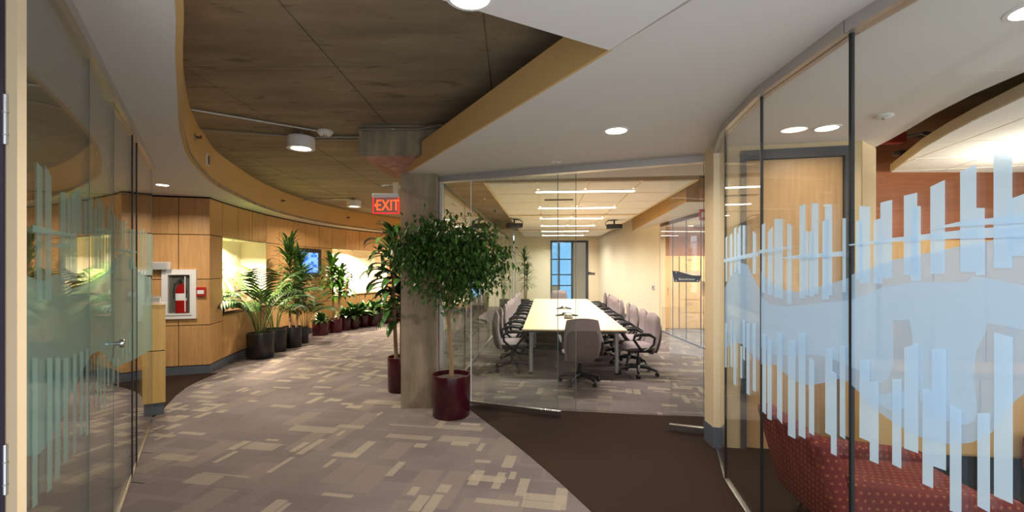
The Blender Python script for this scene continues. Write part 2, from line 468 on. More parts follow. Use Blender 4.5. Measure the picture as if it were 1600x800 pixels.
struct(o, 'small dark carpet patch with a curved edge by the wooden pillar')

# ---- slab ceiling with formwork panels
ce = MB().box(-9, -0.6, SLAB+0.012, 8, 23, SLAB+0.2).build('ceiling', 'slab'); struct(ce, 'bare board-marked concrete ceiling slab')
pan = MB().box(-0.604, -1.214, 0, 0.604, 1.214, 0.014).mesh('formwork_panel', 'slab')
for i in range(-4, 3):
    for j in range(-1, 7):
        link('formwork_panel', pan, ce, (-1.4+0.61+1.22*i, 3.63+1.22+2.44*j, SLAB+rnd.uniform(0,0.003)))

# ---- soffits
FAS = [(-1.0,-0.6),(-1.0,0.6),(-1.12,1.45),(-1.395,1.93),(-1.79,2.47),(-2.176,3.01),(-2.67,3.70),(-2.987,4.18),(-3.207,4.53),(-3.476,5.01),(-3.73,5.53),(-4.04,6.2),(-4.27,6.9),
       (-4.597,8.07),(-4.78,9.07),(-4.86,9.9),(-4.86,10.95),(-4.74,11.97),(-4.52,12.9),(-4.14,14.0),(-3.6,15.0),(-2.9,15.9),(-2.1,16.7),(-1.5,17.2)]
FASs = catmull(FAS, 6)
MB().prism(FASs + [(-1.5,18.6),(-8.9,18.6),(-8.9,-0.6)], SOF, SOF+0.05).build('ceiling_soffit_left', 'soffit_white')
struct(bpy.data.objects['ceiling_soffit_left'], 'white curved dropped ceiling over the left glass wall')
mb = MB()
for a, b in zip(FASs, FASs[1:]):
    d = (Vector(b)-Vector(a)).normalized(); n_ = Vector((-d.y, d.x))*0.03
    mb.prism([a, b, (b[0]+n_.x,b[1]+n_.y), (a[0]+n_.x,a[1]+n_.y)], SOF-0.001, SLAB+0.011)
struct(mb.build('trim_1', 'ochre', smooth=True), 'curved ochre fascia below the concrete ceiling')
SR = [(0.517,2.37),(-1.30,5.537),(-0.95,5.95),(-0.9,6.02),(-0.12,5.90),(3.5,5.45),(3.45,4.38),(3.36,4.05),(3.25,3.72),(3.12,3.36),(3.02,2.98),(2.97,2.6),(2.99,2.1),(3.12,1.6),(3.35,1.1),(3.7,0.5),(4.2,0),(4.2,-0.6),(0.95,-0.6),(0.95,1.6)]
struct(MB().prism(SR, SOF, SOF+0.04).build('ceiling_soffit_right', 'soffit_white'), 'white dropped ceiling over the entrance to the meeting room')
mb = MB()
mb.slabline((0.95+0.0,1.6), (0.517,2.37), 0.02, SOF+0.03, BULK)
mb.slabline((0.517,2.37), (-0.975,4.97), 0.02, SOF-0.001, BULK)
mb.slabline((-0.975,4.97), (-1.29,5.52), 0.02, SOF-0.001, 2.93)
mb.prism([(0.517,2.37),(-0.975,4.97),(-0.9,5.08),(3.4,5.08),(3.0,2.6),(0.95,1.6)], BULK-0.02, BULK)
struct(mb.build('trim_2', 'ochre'), 'straight ochre fascia running to the concrete column')
struct(MB().prism([(0.489,2.286),(-0.93,1.496),(-0.93,-0.6),(2.0,-0.6),(1.69,0.0),(0.717,1.854)], SOF-0.045, SOF-0.002).build('ceiling_soffit_near', 'soffit_white'), 'lower white ceiling panel with a pointed corner')

# ---- column and capital
col = MB().box(-1.34, 5.49, 0, -0.91, 5.94, 2.97).build('column', 'col_conc'); struct(col, 'square grey concrete column between the two pots')
cap = MB().box(-1.72, 5.12, 2.955, -0.53, 6.31, SLAB+0.012).build('capital', 'col_conc', col)
MB().add([(-1.70,5.14,2.957),(-0.55,5.14,2.957),(-0.55,6.29,2.957),(-1.70,6.29,2.957),(-1.345,5.485,2.842),(-0.905,5.485,2.842),(-0.905,5.945,2.842),(-1.345,5.945,2.842)],
         [(0,1,2,3),(4,7,6,5),(0,4,5,1),(1,5,6,2),(2,6,7,3),(3,7,4,0)]).build('capital_flare', 'capital_red', col)
c2 = MB().box(-0.95, 15.9, 0, -0.42, 16.4, SLAB).build('column', 'col_conc'); struct(c2, 'far concrete column seen through the meeting room side glass')

# ---- curved panelled wall
W = [(-4.87,7.33),(-5.02,8.0),(-5.15,8.9),(-5.24,9.9),(-5.25,11.0),(-5.15,12.1),(-4.9,13.2),(-4.5,14.3),(-3.9,15.4),(-3.1,16.4),(-2.2,17.2),(-1.2,17.8)]
Ws = catmull(W, 10)
ROWS = [0.135, 0.78, 1.514, 2.226, 2.815]
def facets(path, cuts): return [(arc_at(path, a), arc_at(path, b)) for a, b in zip(cuts, cuts[1:])]
def panel_wall(name, label, facs, niche, niche_rows, sides):
    mb = MB(); root = None; base = MB()
    for a, b in facs:
        d = (Vector(b)-Vector(a)).normalized(); n_ = Vector((-d.y, d.x))
        i = facs.index((a, b))
        spans = [(0, SOF+0.02)] if i not in niche else [(0, niche_rows[0]), (niche_rows[1], SOF+0.02)]
        for z0, z1 in spans:
            q = lambda p, k: (p[0]+n_.x*k, p[1]+n_.y*k)
            mb.prism([q(a,0.018), q(b,0.018), q(b,0.10), q(a,0.10)], z0, z1)
        q = lambda p, k: (p[0]+n_.x*k, p[1]+n_.y*k)
        base.prism([q(a,-0.006), q(b,-0.006), q(b,0.02), q(a,0.02)], 0.0, 0.125)
    root = struct(mb.build(name, 'dark_gap'), label)
    base.build('baseboard', 'base_grey', root)
    for i, (a, b) in enumerate(facs):
        d = Vector(b)-Vector(a); L = d.length; ang = math.atan2(d.y, d.x)
        for k in range(4):
            if i in niche and k in (1, 2): continue
            z0, z1 = ROWS[k], ROWS[k+1]
            if i in niche and k == 0: z1 = niche_rows[0]-0.03
            g = 0.006
            p = MB().box(-L/2+g, 0, z0+g, L/2-g, 0.018, z1-g)
            o = p.build('panel', 'maple', root, loc=((a[0]+b[0])/2, (a[1]+b[1])/2, 0), rot=(0, 0, ang))
    return root
cuts = [0, 0.53] + [0.53+0.615*k for k in range(1, 19)]
FC = facets(Ws, cuts)
N1, N2 = (1, 2, 3), (9, 10, 11, 12)
wl = panel_wall('wall_left', 'curved wall of maple panels with lit niches and potted plants along it', FC, N1+N2, (0.90, 2.226), None)
Lp = [(-4.87-0.959*s_, 7.33-0.283*s_) for s_ in (0, 0.43, 1.04, 1.65, 2.26, 2.87, 3.4)][::-1]
wf = panel_wall('wall_front_left', 'flat maple panel wall with the extinguisher cabinet', list(zip(Lp, Lp[1:])), (), (0.9, 2.2), None)
def niche(idx, depth, name):
    P = [FC[i][0] for i in idx] + [FC[idx[-1]][1]]
    d = (Vector(P[-1])-Vector(P[0])).normalized(); n_ = Vector((-d.y, d.x))
    B = [(p[0]+n_.x*depth, p[1]+n_.y*depth) for p in P]; z0, z1 = 0.90, 2.226
    mb = MB(); k = len(P)
    for i in range(k-1):
        mb.add([(*B[i],z0),(*B[i+1],z0),(*B[i+1],z1),(*B[i],z1)], [(0,1,2,3)])
        mb.add([(*P[i],z1),(*P[i+1],z1),(*B[i+1],z1),(*B[i],z1)], [(0,1,2,3)])
    for e_ in (0, k-1):
        mb.add([(*P[e_],z0),(*B[e_],z0),(*B[e_],z1),(*P[e_],z1)], [(0,1,2,3)])
    o = mb.build(name, 'niche_cream', wl)
    sb = MB()
    for i in range(k-1):
        f0 = (P[i][0]-n_.x*0.02, P[i][1]-n_.y*0.02); f1 = (P[i+1][0]-n_.x*0.02, P[i+1][1]-n_.y*0.02)
        sb.prism([f0, f1, B[i+1], B[i]], 0.87, 0.90)
    sb.build('sill', 'sill_dark', wl)
    return P, B, n_
nP1 = niche(N1, 0.50, 'niche'); nP2 = niche(N2, 0.45, 'niche')
for (P, B, n_), pw in ((nP1, P_NICHE), (nP2, P_NICHE*1.3)):
    for f in (0.18, 0.42):
        c_ = Vector(P[0]).lerp(Vector(P[-1]), f) + n_*0.22
        lp = thing('niche_lamp', ('recessed lamp at the %s end of the %s wall niche' % ('near' if f < 0.3 else 'middle', 'first' if P is nP1[0] else 'far')), 'lamp', (c_.x, c_.y, 2.20))
        MB().lathe([(0.045,0.0),(0.06,0.0),(0.06,0.024),(0.045,0.024)], 20).build('trim_ring', 'white_metal', lp)
        MB().lathe([(0.0,0.008),(0.045,0.008),(0.045,0.012),(0.0,0.012)], 20).build('lens', 'niche_lamp', lp)
        area('bulb', lp, (0,0,-0.005), 0.1, pw, (1, 0.84, 0.60))

# ---- left glass wall
GA, GD = Vector((-3.98, 5.02)), Vector((0.557, -0.83))
GN = Vector((0.83, 0.557))                         # towards the corridor
gl_pt = lambda t_: tuple(GA + GD*t_)
GT = 2.775
def unproject(px, py, a, b, off=0.0):
    """the pixel's place on the upright plane through a and b (shifted by off to the corridor side)"""
    k = (px-800.0)/F; d = (b[0]-a[0], b[1]-a[1])
    t_ = (k*a[1]-a[0])/(d[0]-k*d[1]); x, y = a[0]+d[0]*t_, a[1]+d[1]*t_
    return t_, EYE + (HOR-py)*y/F
def film_poly(parent, pts, a, b, nrm, off, mat, name):
    d = Vector((b[0]-a[0], b[1]-a[1])); L = d.length; out = []
    for px, py in pts:
        t_, z = unproject(px, py, a, b); out.append((t_*L, z))
    out = clip(out, [(0.006,0.02),(L-0.006,0.02),(L-0.006,GT-0.01),(0.006,GT-0.01)])
    if len(out) < 3: return None
    d.normalize()
    vs_ = [(a[0]+d.x*t_+nrm[0]*off, a[1]+d.y*t_+nrm[1]*off, z) for t_, z in out]
    mb = MB(); mb.keep = True; mb.add(vs_, [tuple(range(len(vs_)))])
    return mb.build(name, mat, parent)
gw = node('wall_left_glass', (*gl_pt(2.1), 0), label='left frameless glass wall with pale frosted stripes')
def under(o, root):
    o.parent = root; o.matrix_parent_inverse = Matrix.Translation(-Vector(root.location)) if root.rotation_euler.z == 0 else root.matrix_basis.inverted()
    return o
GL_T = [0.0, 1.32, 2.49, 3.23, 4.28]
gl_panes = []
for a_, b_ in zip(GL_T, GL_T[1:]):
    p = under(MB().slabline(gl_pt(a_+0.004), gl_pt(b_-0.004), 0.012, 0.02, GT).build('glass_pane', 'glass_green'), gw)
    gl_panes.append((p, gl_pt(a_), gl_pt(b_)))
for t_, wd in ((1.32, 0.016), (1.60, 0.012)):
    under(MB().slabline(gl_pt(t_-wd/2), gl_pt(t_+wd/2), 0.022, 0.02, GT).build('seal', 'black_seal'), gw)
for t_ in (2.49, 3.23, 0.002):
    under(MB().slabline(gl_pt(t_-0.003), gl_pt(t_+0.003), 0.014, 0.02, GT).build('seal', 'glass_edge'), gw)
under(MB().slabline(gl_pt(-0.02), gl_pt(4.25), 0.07, GT, SOF).build('head_track', 'track_metal'), gw)
under(MB().slabline(gl_pt(0), gl_pt(4.22), 0.03, 0.0, 0.02).build('floor_track', 'steel'), gw)
# door pull on the left glass door
dp = thing('door_knob', 'round steel knob pair on the left glass door', 'door knob', (*gl_pt(2.46), 1.20), math.atan2(GD.y, GD.x))
for s_ in (1, -1):
    MB().lathe([(0.012,0.007),(0.012,0.03),(0.028,0.032),(0.030,0.05),(0.026,0.056),(0,0.056)], 20).build('knob', 'steel', dp, True, rot=(R(90)*(-s_), 0, 0))

# ---- left door jamb and dark door beside the camera
struct(MB().box(-1.598, 1.432, 0, -1.557, 1.460, SOF).build('trim_3', 'cream_post'), 'cream door jamb at the left edge with steel hinges')
d1 = struct(MB().box(-1.635, 0.52, 0.01, -1.590, 1.427, 2.74).build('door_1', 'navy_door'), 'dark navy door open at the left edge')
d1.parent = None
for z_, in ((2.12,), (1.05,)):
    zc = EYE + (HOR-(187 if z_ > 2 else 733))*1.43/F
    MB().tube([(-1.592,1.429,zc-0.078),(-1.592,1.429,zc+0.078)], 0.009, 12).build('hinge', 'steel', d1)
    MB().tube([(-1.592,1.429,zc-0.05),(-1.592,1.429,zc-0.046)], 0.0105, 12).tube([(-1.592,1.429,zc+0.02),(-1.592,1.429,zc+0.024)], 0.0105, 12).build('hinge_knuckle', 'galv', d1)
# dim room behind the left glass
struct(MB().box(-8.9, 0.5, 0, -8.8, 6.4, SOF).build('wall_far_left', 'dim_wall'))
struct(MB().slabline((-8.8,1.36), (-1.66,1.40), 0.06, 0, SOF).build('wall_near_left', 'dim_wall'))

# ---- right glass wall (curved, five facets)
JR = [(1.925,4.27),(1.70,3.62),(1.575,2.87),(1.56,2.09),(1.67,1.32),(1.92,0.60)]
gr = node('wall_right_glass', (1.56, 2.5, 0), label='right curved glass wall with frosted blue stripes and shapes')
gr_panes = []
for a_, b_ in zip(JR, JR[1:]):
    d = (Vector(b_)-Vector(a_)).normalized()*0.004
    p = under(MB().slabline((a_[0]+d.x,a_[1]+d.y), (b_[0]-d.x,b_[1]-d.y), 0.012, 0.02, GT).build('glass_pane', 'glass'), gr)
    gr_panes.append((p, a_, b_))
    under(MB().slabline(a_, b_, 0.075, GT, SOF).build('head_track', 'track_metal'), gr)
    under(MB().slabline(a_, b_, 0.026, 0.0, 0.02).build('floor_track', 'steel'), gr)
for i, wd in ((1, 0.008), (2, 0.009), (3, 0.016), (4, 0.010)):
    j = JR[i]; under(MB().box(j[0]-0.008, j[1]-wd/2, 0.01, j[0]+0.008, j[1]+wd/2, GT).build('seal', 'black_seal'), gr)
po = struct(MB().box(1.893, 4.275, 0, 1.975, 4.47, SOF).build('trim_4', 'cream_post'), 'cream post where the two glass walls meet')
MB().box(1.887, 4.269, 0.005, 1.98, 4.476, 0.20).build('baseboard', 'base_grey', po)

# frosted film on the right glass; (x0, x1, top left, top right, bottom left, bottom right)
B_, C_, D_ = gr_panes[1], gr_panes[2], gr_panes[3]
def strips(pane, nrm, rows, off0, mat='film_strip'):
    for i, (x0, x1, t0, t1, b0, b1) in enumerate(rows):
        film_poly(pane[0], [(x0,t0),(x1,t1),(x1,b1),(x0,b0)], pane[1], pane[2], nrm, off0+0.0006*i, mat, 'film_strip')
def sheet(pane, nrm, pts, off, mat='film_sheet'):
    film_poly(pane[0], pts, pane[1], pane[2], nrm, off, mat, 'film_sheet')
def nrm_of(pane):
    d = (Vector(pane[2])-Vector(pane[1])).normalized(); n_ = Vector((d.y, -d.x))
    return n_ if n_.dot(Vector((0,0))-Vector(pane[1])) > 0 else -n_
nB, nC, nD = nrm_of(B_), nrm_of(C_), nrm_of(D_)
strips(B_, nB, [(1142.5,1146,368,364,430,432),(1149,1152.5,358,354,425,425),(1154,1157,366,362,420,420),(1156,1160,356,351,428,428),(1163,1167,352,352,405,405),(1179,1184,360,366,428,428),
                (1144,1147,500,500,572,575),(1149,1153,520,522,600,603),(1160,1163,541,541,590,592),(1164,1167.5,500,500,561,564),(1170,1175,505,505,615,618),(1180,1185,505,505,610,613),(1136,1139,505,505,574,574),
                (1137,1140,372,368,440,440)], 0.009)
strips(C_, nC, [(1192.5,1198,351,348,457,458),(1202,1210,363,353,461,461),(1212.5,1226,342,342,464,467),(1233,1240,349,352,474,476),(1252.5,1262,322,318,466,466),(1259,1267,359,362,461,461),
                (1268,1276,363,357,463,463),(1272,1283,317,318,459,460),(1289,1300,346,341,468,468),(1293.5,1305,319,319,461,461),(1321.5,1327,341,341,456,457),
                (1195,1201,520,522,643,648),(1203,1210,530,530,654,657),(1218.5,1227,520,520,652,663),(1236,1248,530,530,680,686),(1253,1264,520,520,680,686),(1269.5,1278,559,563,676,681),
                (1295.5,1307,545,545,676,682),(1304.6,1314,578,584,708,713),(1319,1328,540,540,681,687)], 0.009)
strips(D_, nD, [(1340,1351,345,346,436,436),(1345.5,1362.5,322,323,442,442),(1368.5,1382,345,340,443,443),(1379,1397.5,317,312,435,435),(1416,1437,306,301,430,430),(1427.5,1443,322,322,439,439),
                (1458,1481,292,281,428,428),(1505,1530.6,268,257,425,425),(1530,1544,325,325,430,430),(1558,1587.5,242,242,419,419),(1582,1625,312,296,400,400),
                (1347.6,1364,562,562,683,690),(1364,1378,596,596,719,725),(1399.5,1414,592,592,725,732),(1418.6,1440.7,543,536,700,708),(1447.5,1464.5,606,613,755,763),(1462,1485,545,545,727,735),
                (1491,1509.5,631,641,797,804),(1534.6,1554.6,645,645,790,801),(1561,1590.7,519,527,774,787)], 0.009)
for pts, pane, nn, off in [
    ([(1135,405),(1190,393),(1190,400),(1135,410)], B_, nB, 0.0185),
    ([(1190,391),(1248,384),(1236,388),(1190,397)], C_, nC, 0.0225),
    ([(1228,402),(1250,399),(1330,392),(1330,400),(1236,405)], C_, nC, 0.0231),
    ([(1333,382),(1400,372),(1505,360),(1625,350),(1625,370),(1505,373),(1400,378),(1334,384)], D_, nD, 0.0225),
    ([(1458,358),(1505,347),(1625,333),(1625,347),(1505,354)], D_, nD, 0.0231)]:
    film_poly(pane[0], pts, pane[1], pane[2], nn, off, 'film_strip', 'film_swoosh')
# broad wave (behind) and lighter figure shapes (in front)
sheet(B_, nB, [(1134,450),(1146,425),(1158,410),(1170,414),(1182,440),(1191,455),(1191,566),(1175,553),(1162,538),(1152,535),(1143,538),(1134,545)], 0.0075)
sheet(C_, nC, [(1188,420),(1203,438),(1214,446),(1229,453),(1251,456),(1276,450),(1307,441),(1333,433),(1333,598),(1315,591.6),(1289,598),(1266,602),(1250,598),(1230,585),(1214,570),(1188,569)], 0.0075)
sheet(D_, nD, [(1325,432),(1398,406),(1507,384),(1630,362),(1630,600),(1600,618),(1592,623.6),(1579,638),(1566,660),(1549,679),(1520,691.6),(1490,694.6),(1460,689.5),(1426,677),(1388,653),(1362,632),(1345,613),(1325,594)], 0.0075)
sheet(C_, nC, [(1188,460),(1204,475),(1230,479.5),(1266,475.6),(1300,472),(1333,469),(1333,575),(1318,565.6),(1295,559),(1276,554),(1240,555),(1208,554),(1188,540)], 0.0081, 'film_figure')
sheet(D_, nD, [(1325,471),(1382,449),(1429,441),(1514,441),(1523,432),(1554,436),(1630,452),(1630,520),(1545,504.6),(1543,519),(1528,549),(1524,587),(1530,638),(1526,657.6),(1511,664),(1490,660),(1456,647),(1441,626),(1432.6,566),(1424,500),(1398,500),(1398.6,570),(1390,592),(1379,598),(1364,595),(1345,579),(1325,571)], 0.0081, 'film_figure')
sheet(D_, nD, [(1364.6,619),(1388,614),(1413,611),(1420,616),(1422,624),(1420,636),(1396,643),(1375,630)], 0.0078, 'film_figure')
# frosted film on the left glass
LP = {0: gl_panes[0], 1: gl_panes[1], 2: gl_panes[2], 3: gl_panes[3]}
def which(px): return 0 if px < 137 and False else (3 if px < 137 else 2 if px < 176 else 1 if px < 212 else 0)
Ls = [(52,61,252,262,470,470),(65,75.5,256,276,470,470),(90,98.5,299,301,440,440),(100,106,309,311,440,440),(107,116,305,297,440,440),(116,123,296,294,366,366),(127,131.6,313,316,366,366),
      (134,137,312,308,366,366),(137.5,141,308,310,366,366),(143,148,326,322,420,420),(149,154,310,308,420,420),(155,158.6,315,317,420,420),(165,168,325,322,428,428),(169,171.6,335,337,428,428),
      (173,175.5,334,331,428,428),(177,180,336,339,428,428),(184.6,187.5,347,344,400,400),(188,191,343,344,400,400),(192,195,346,349,400,400),(200,208,358,358,420,420),(214.5,217,360,361,430,430),
      (220,222.6,357,356,430,430),(224,226.5,362,363,430,430),(229,236,366,366,430,430),
      (40,48.6,560,560,797,790),(64,72,560,560,772,765),(77,84.6,560,560,753,748),(90,98,560,560,726,722),(106,111,555,555,712,708),(117,122.5,550,550,681,680),(126.5,130.6,545,545,682,680),
      (144,147,560,560,622,620),(149,152,555,555,631,630),(155,158.5,555,555,643,641),(161,164.5,560,560,604,603),(170,173,560,560,598,597),(177,179.5,560,560,606,605),(185,187.5,530,530,560,559),(191,193.5,530,530,565,563),(196,198,520,520,552,551)]
for i, r_ in enumerate(Ls):
    pn = LP[which((r_[0]+r_[1])/2)]; strips(pn, GN, [r_], 0.009+0.0003*i, 'film_dim_tint')
for i in (3, 2, 1, 0):
    sheet(LP[i], GN, [(30,428),(60,440),(85,428),(110,452),(140,440),(165,425),(180,402),(192,395),(205,405),(215,425),(245,440),(245,540),(212,560),(198,566),(180,575),(166.6,561.6),(153,548),(139.6,555),(126,579.6),(108,615),(90,660),(72,692),(58,710),(30,715)], 0.0075, 'film_dim_sheet')
film_poly(LP[3][0], [(36,350),(78,360),(106,366),(104,371),(78,367),(36,362)], LP[3][1], LP[3][2], GN, 0.022, 'film_dim_tint', 'film_swoosh')
film_poly(LP[3][0], [(75,382),(106,378),(108,384),(75,388)], LP[3][1], LP[3][2], GN, 0.0222, 'film_dim_tint', 'film_swoosh')
film_poly(LP[2][0], [(139,353),(168,362),(168,367),(139,358)], LP[2][1], LP[2][2], GN, 0.0222, 'film_dim_tint', 'film_swoosh')
film_poly(LP[1][0], [(177,388),(208,392),(208,396),(177,392)], LP[1][1], LP[1][2], GN, 0.0222, 'film_dim_tint', 'film_swoosh')

# ---- meeting room front glass
FX = lambda X: (X, 5.38-0.384*X)
FN = Vector((0.384, 1)).normalized()
gf = node('wall_front_glass', (0.5, 5.2, 0), label='frameless glass front of the meeting room with an open sliding panel')
for a_, b_, off, rail in ((-0.88,-0.5016,0,False), (-0.5016,0.5245,0,True), (-0.36,0.704,0.07,False), (1.643,1.953,0,True)):
    A_, B2 = FX(a_), FX(b_); A_ = (A_[0]+FN.x*off, A_[1]+FN.y*off); B2 = (B2[0]+FN.x*off, B2[1]+FN.y*off)
    under(MB().slabline(A_, B2, 0.012, 0.03 if not rail else 0.06, 2.765).build('glass_pane', 'glass'), gf)
    under(MB().slabline((B2[0]-0.004,B2[1]+0.0015), B2, 0.013, 0.06, 2.765).build('seal', 'glass_edge'), gf)
    if rail: under(MB().slabline((A_[0], A_[1]), (B2[0]+0.03, B2[1]-0.01), 0.05, 0.006, 0.07).build('bottom_rail', 'steel'), gf)
A_ = FX(-0.5016); under(MB().slabline((A_[0]-0.003,A_[1]+0.001), (A_[0]+0.003,A_[1]-0.001), 0.016, 0.03, 2.765).build('seal', 'label_white'), gf)
under(MB().slabline(FX(-0.89), FX(1.96), 0.10, 2.765, SOF).build('head_track', 'track_metal'), gf)
under(MB().box(-0.905, 5.66, 0, -0.865, 5.78, 2.765).build('side_channel', 'track_metal'), gf)

# ---- meeting room side glass, walls
AX = Vector((0.0763, 0.9971)); NX = Vector((0.9971, -0.0763))
SG0 = Vector((-0.885, 5.95))
gs = node('wall_side_glass', (-0.4, 12, 0), label='long glass side wall between meeting room and corridor')
for k in range(9):
    a_ = SG0 + AX*(1.5*k+0.004); b_ = SG0 + AX*(1.5*(k+1)-0.004)
    under(MB().slabline(a_, b_, 0.012, 0.02, 2.77).build('glass_pane', 'glass_green'), gs)
    under(MB().slabline(b_-AX*0.002, b_+AX*0.010, 0.014, 0.02, 2.77).build('seal', 'glass_edge'), gs)
under(MB().slabline(SG0, SG0+AX*13.6, 0.06, 0, 0.025).build('floor_track', 'steel'), gs)
under(MB().slabline(SG0, SG0+AX*13.6, 0.02, 2.77, 2.79).build('head_track', 'glass_edge'), gs)
struct(MB().slabline((-1.98,11.6), (-1.55,16.2), 0.08, 2.2, SLAB-0.05).build('trim_5', 'ochre'), 'ochre bulkhead end beyond the column')
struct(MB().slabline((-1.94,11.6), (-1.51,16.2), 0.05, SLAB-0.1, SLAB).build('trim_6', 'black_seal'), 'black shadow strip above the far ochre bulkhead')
wb = struct(MB().box(-2.6, 19.0, 0, 0.05, 19.1, SLAB).build('wall_corridor_end', 'cream'), 'bright cream wall at the end of the corridor')
MB().box(-2.6, 18.98, 0, 0.05, 19.0, 0.13).build('baseboard', 'base_grey', wb)
YB = 19.6
wbk = MB().box(0.10, YB, 0, 1.66, YB+0.1, SLAB).box(3.28, YB, 0, 3.75, YB+0.1, SLAB).box(1.66, YB, 2.86, 3.28, YB+0.1, SLAB)
wbk = struct(wbk.build('wall_back', 'cream'), 'cream back wall of the meeting room around the far doorway')
MB().box(3.28, YB-0.02, 0, 3.75, YB, 0.13).build('baseboard', 'base_grey', wbk)
dd = struct(MB().box(3.18, YB-0.03, 0, 3.28, YB+0.08, 2.86).box(1.66, YB-0.03, 0, 1.72, YB+0.08, 2.86).box(1.72, YB-0.03, 2.78, 3.18, YB+0.08, 2.86).box(2.58, YB, 0, 2.64, YB+0.06, 2.78).build('door_2', 'dark_frame'), 'dark framed glass doorway at the far end of the meeting room')
MB().box(1.72, YB+0.02, 0.02, 2.58, YB+0.032, 2.78).build('glass_pane', 'glass', dd)
wn = struct(MB().box(0.5, 22.2, 0, 2.3, 22.3, 0.8).box(2.95, 22.2, 0, 5, 22.3, SLAB).build('wall_far_back', 'cream'), 'cream wall seen through the far doorway')
MB().box(2.95, 22.18, 0, 5, 22.2, 0.14).build('baseboard', 'base_grey', wn)
wi = node('window_1', (1.7, 22.25, 0), label='tall blue window beyond the far doorway')
for x_ in (0.5, 1.1, 1.75, 2.3, 2.92):
    under(MB().box(x_-0.03, 22.2, 0.0, x_+0.03, 22.28, SLAB).build('mullion', 'dark_frame'), wi)
for z_ in (0.82, 1.35, 2.1):
    under(MB().box(0.5, 22.22, z_-0.025, 2.95, 22.27, z_+0.025).build('transom', 'dark_frame'), wi)
under(MB().box(0.5, 22.24, 0.1, 2.95, 22.252, SLAB).build('glass_pane', 'glass_sky_tint'), wi)
ws = struct(MB().slabline((4.05,12.3), (3.76,19.65), 0.10, 0, SLAB).build('wall_right', 'cream'), 'cream side wall of the meeting room behind the right row of chairs')
MB().slabline((3.99,12.3), (3.70,19.6), 0.02, 0.005, 0.13).build('baseboard', 'base_grey', ws)
MB().box(3.99, 12.22, 0, 4.12, 12.32, 2.85).build('casing', 'cream_post', ws)
# bulkhead over the right glass
bh = struct(MB().prism([(3.12,8.15),(3.95,15.2),(4.6,15.2),(4.6,8.15)], 2.88, SLAB).build('ceiling_bulkhead', 'ochre'), 'ochre dropped beam along the right of the meeting room')
MB().prism([(3.13,8.16),(3.94,15.1),(4.59,15.1),(4.59,8.16)], 2.872, 2.881).build('underside', 'soffit_white', bh)
MB().box(3.35, 8.05, 2.92, 3.9, 8.152, 3.12).build('end_box', 'ochre', bh)
gq = node('wall_inner_glass', (4.05, 10, 0), label='glass wall in front of the maple cabinets')
for y0, y1 in ((12.2,11.35), (11.35,10.5), (10.5,9.7), (9.7,8.2), (8.2,5.6)):
    under(MB().slabline((4.0+0.03*(12.2-y0)/2.7, y0-0.005), (4.0+0.03*(12.2-y1)/2.7, y1+0.005), 0.012, 0.02, 2.80).build('glass_pane', 'glass'), gq)
    under(MB().slabline((4.0+0.03*(12.2-y1)/2.7, y1-0.008), (4.0+0.03*(12.2-y1)/2.7, y1+0.008), 0.014, 0.02, 2.80).build('seal', 'dark_frame'), gq)
under(MB().slabline((4.0,12.2), (4.07,5.6), 0.04, 0, 0.025).build('floor_track', 'base_grey'), gq)
under(MB().slabline((4.0,12.2), (4.07,5.6), 0.06, 2.80, 2.873).build('head_track', 'sill_dark'), gq)
struct(MB().box(4.12, 5.7, 2.86, 7.9, 13.1, 2.9).build('ceiling_side_room', 'soffit_white'), 'white ceiling above the maple cabinets')
wc = struct(MB().box(4.12, 13.0, 0, 7.9, 13.1, SLAB).build('wall_inner', 'orange_wood'), 'orange brown wall band above the maple cabinets')

# cabinets in the side room
cabs = [(4.14, 4.62, 'narrow'), (4.64, 5.22, 'drawer'), (5.24, 5.82, 'open'), (5.84, 6.42, 'plain')]
clabels = ['tall maple cabinet with two doors next to the cream wall end', 'tall maple cabinet with stacked drawers and bar handles', 'maple cabinet with an open shelf bay next to the drawers', 'maple cabinet at the far right of the inner room']
for (x0, x1, kd), lb in zip(cabs, clabels):
    t_ = thing('cabinet', lb, 'cabinet', (x0, 12.6, 0), 0, 'maple cabinets in the inner room'); wd = x1-x0
    body = MB().box(0, 0.02, 0.0, wd, 0.39, 2.02) if kd != 'open' else MB().box(0,0.02,0,wd,0.39,0.85).box(0,0.3,0.85,wd,0.39,1.3).box(0,0.02,1.3,wd,0.39,2.02).box(0,0.02,0.85,0.02,0.3,1.3).box(wd-0.02,0.02,0.85,wd,0.3,1.3)
    body.build('body', 'cabinet_wood', t_)
    rows = {'narrow': [(0.02,2.0)], 'drawer': [(0.02,0.44),(0.46,0.80),(0.82,1.46),(1.48,2.0)], 'open': [(0.02,0.44),(0.46,0.83),(1.32,2.0)], 'plain': [(0.02,1.0),(1.02,2.0)]}[kd]
    for z0, z1 in rows:
        xs = [(0.008, wd/2-0.004), (wd/2+0.004, wd-0.008)] if kd == 'narrow' else [(0.008, wd-0.008)]
        for xa, xb in xs:
            d_ = MB().box(xa, 0, z0, xb, 0.02, z1).build('door' if z1-z0 > 0.5 else 'drawer', 'cabinet_wood', t_)
            if kd == 'narrow': hp = [((xa+xb)/2+(0.06 if xa < 0.1 else -0.06), z) for z in (1.0, 1.14)]
            else: hp = [((xa+xb)/2, z1-0.08)]
            hx, hz = hp[0]
            if kd == 'narrow': MB().tube([(hx,0,0.96),(hx,-0.03,0.97),(hx,-0.03,1.13),(hx,0,1.14)], 0.006, 6).build('handle', 'steel', d_)
            else: MB().tube([(hx-0.07,0,hz),(hx-0.06,-0.03,hz),(hx+0.06,-0.03,hz),(hx+0.07,0,hz)], 0.006, 6).build('handle', 'steel', d_)

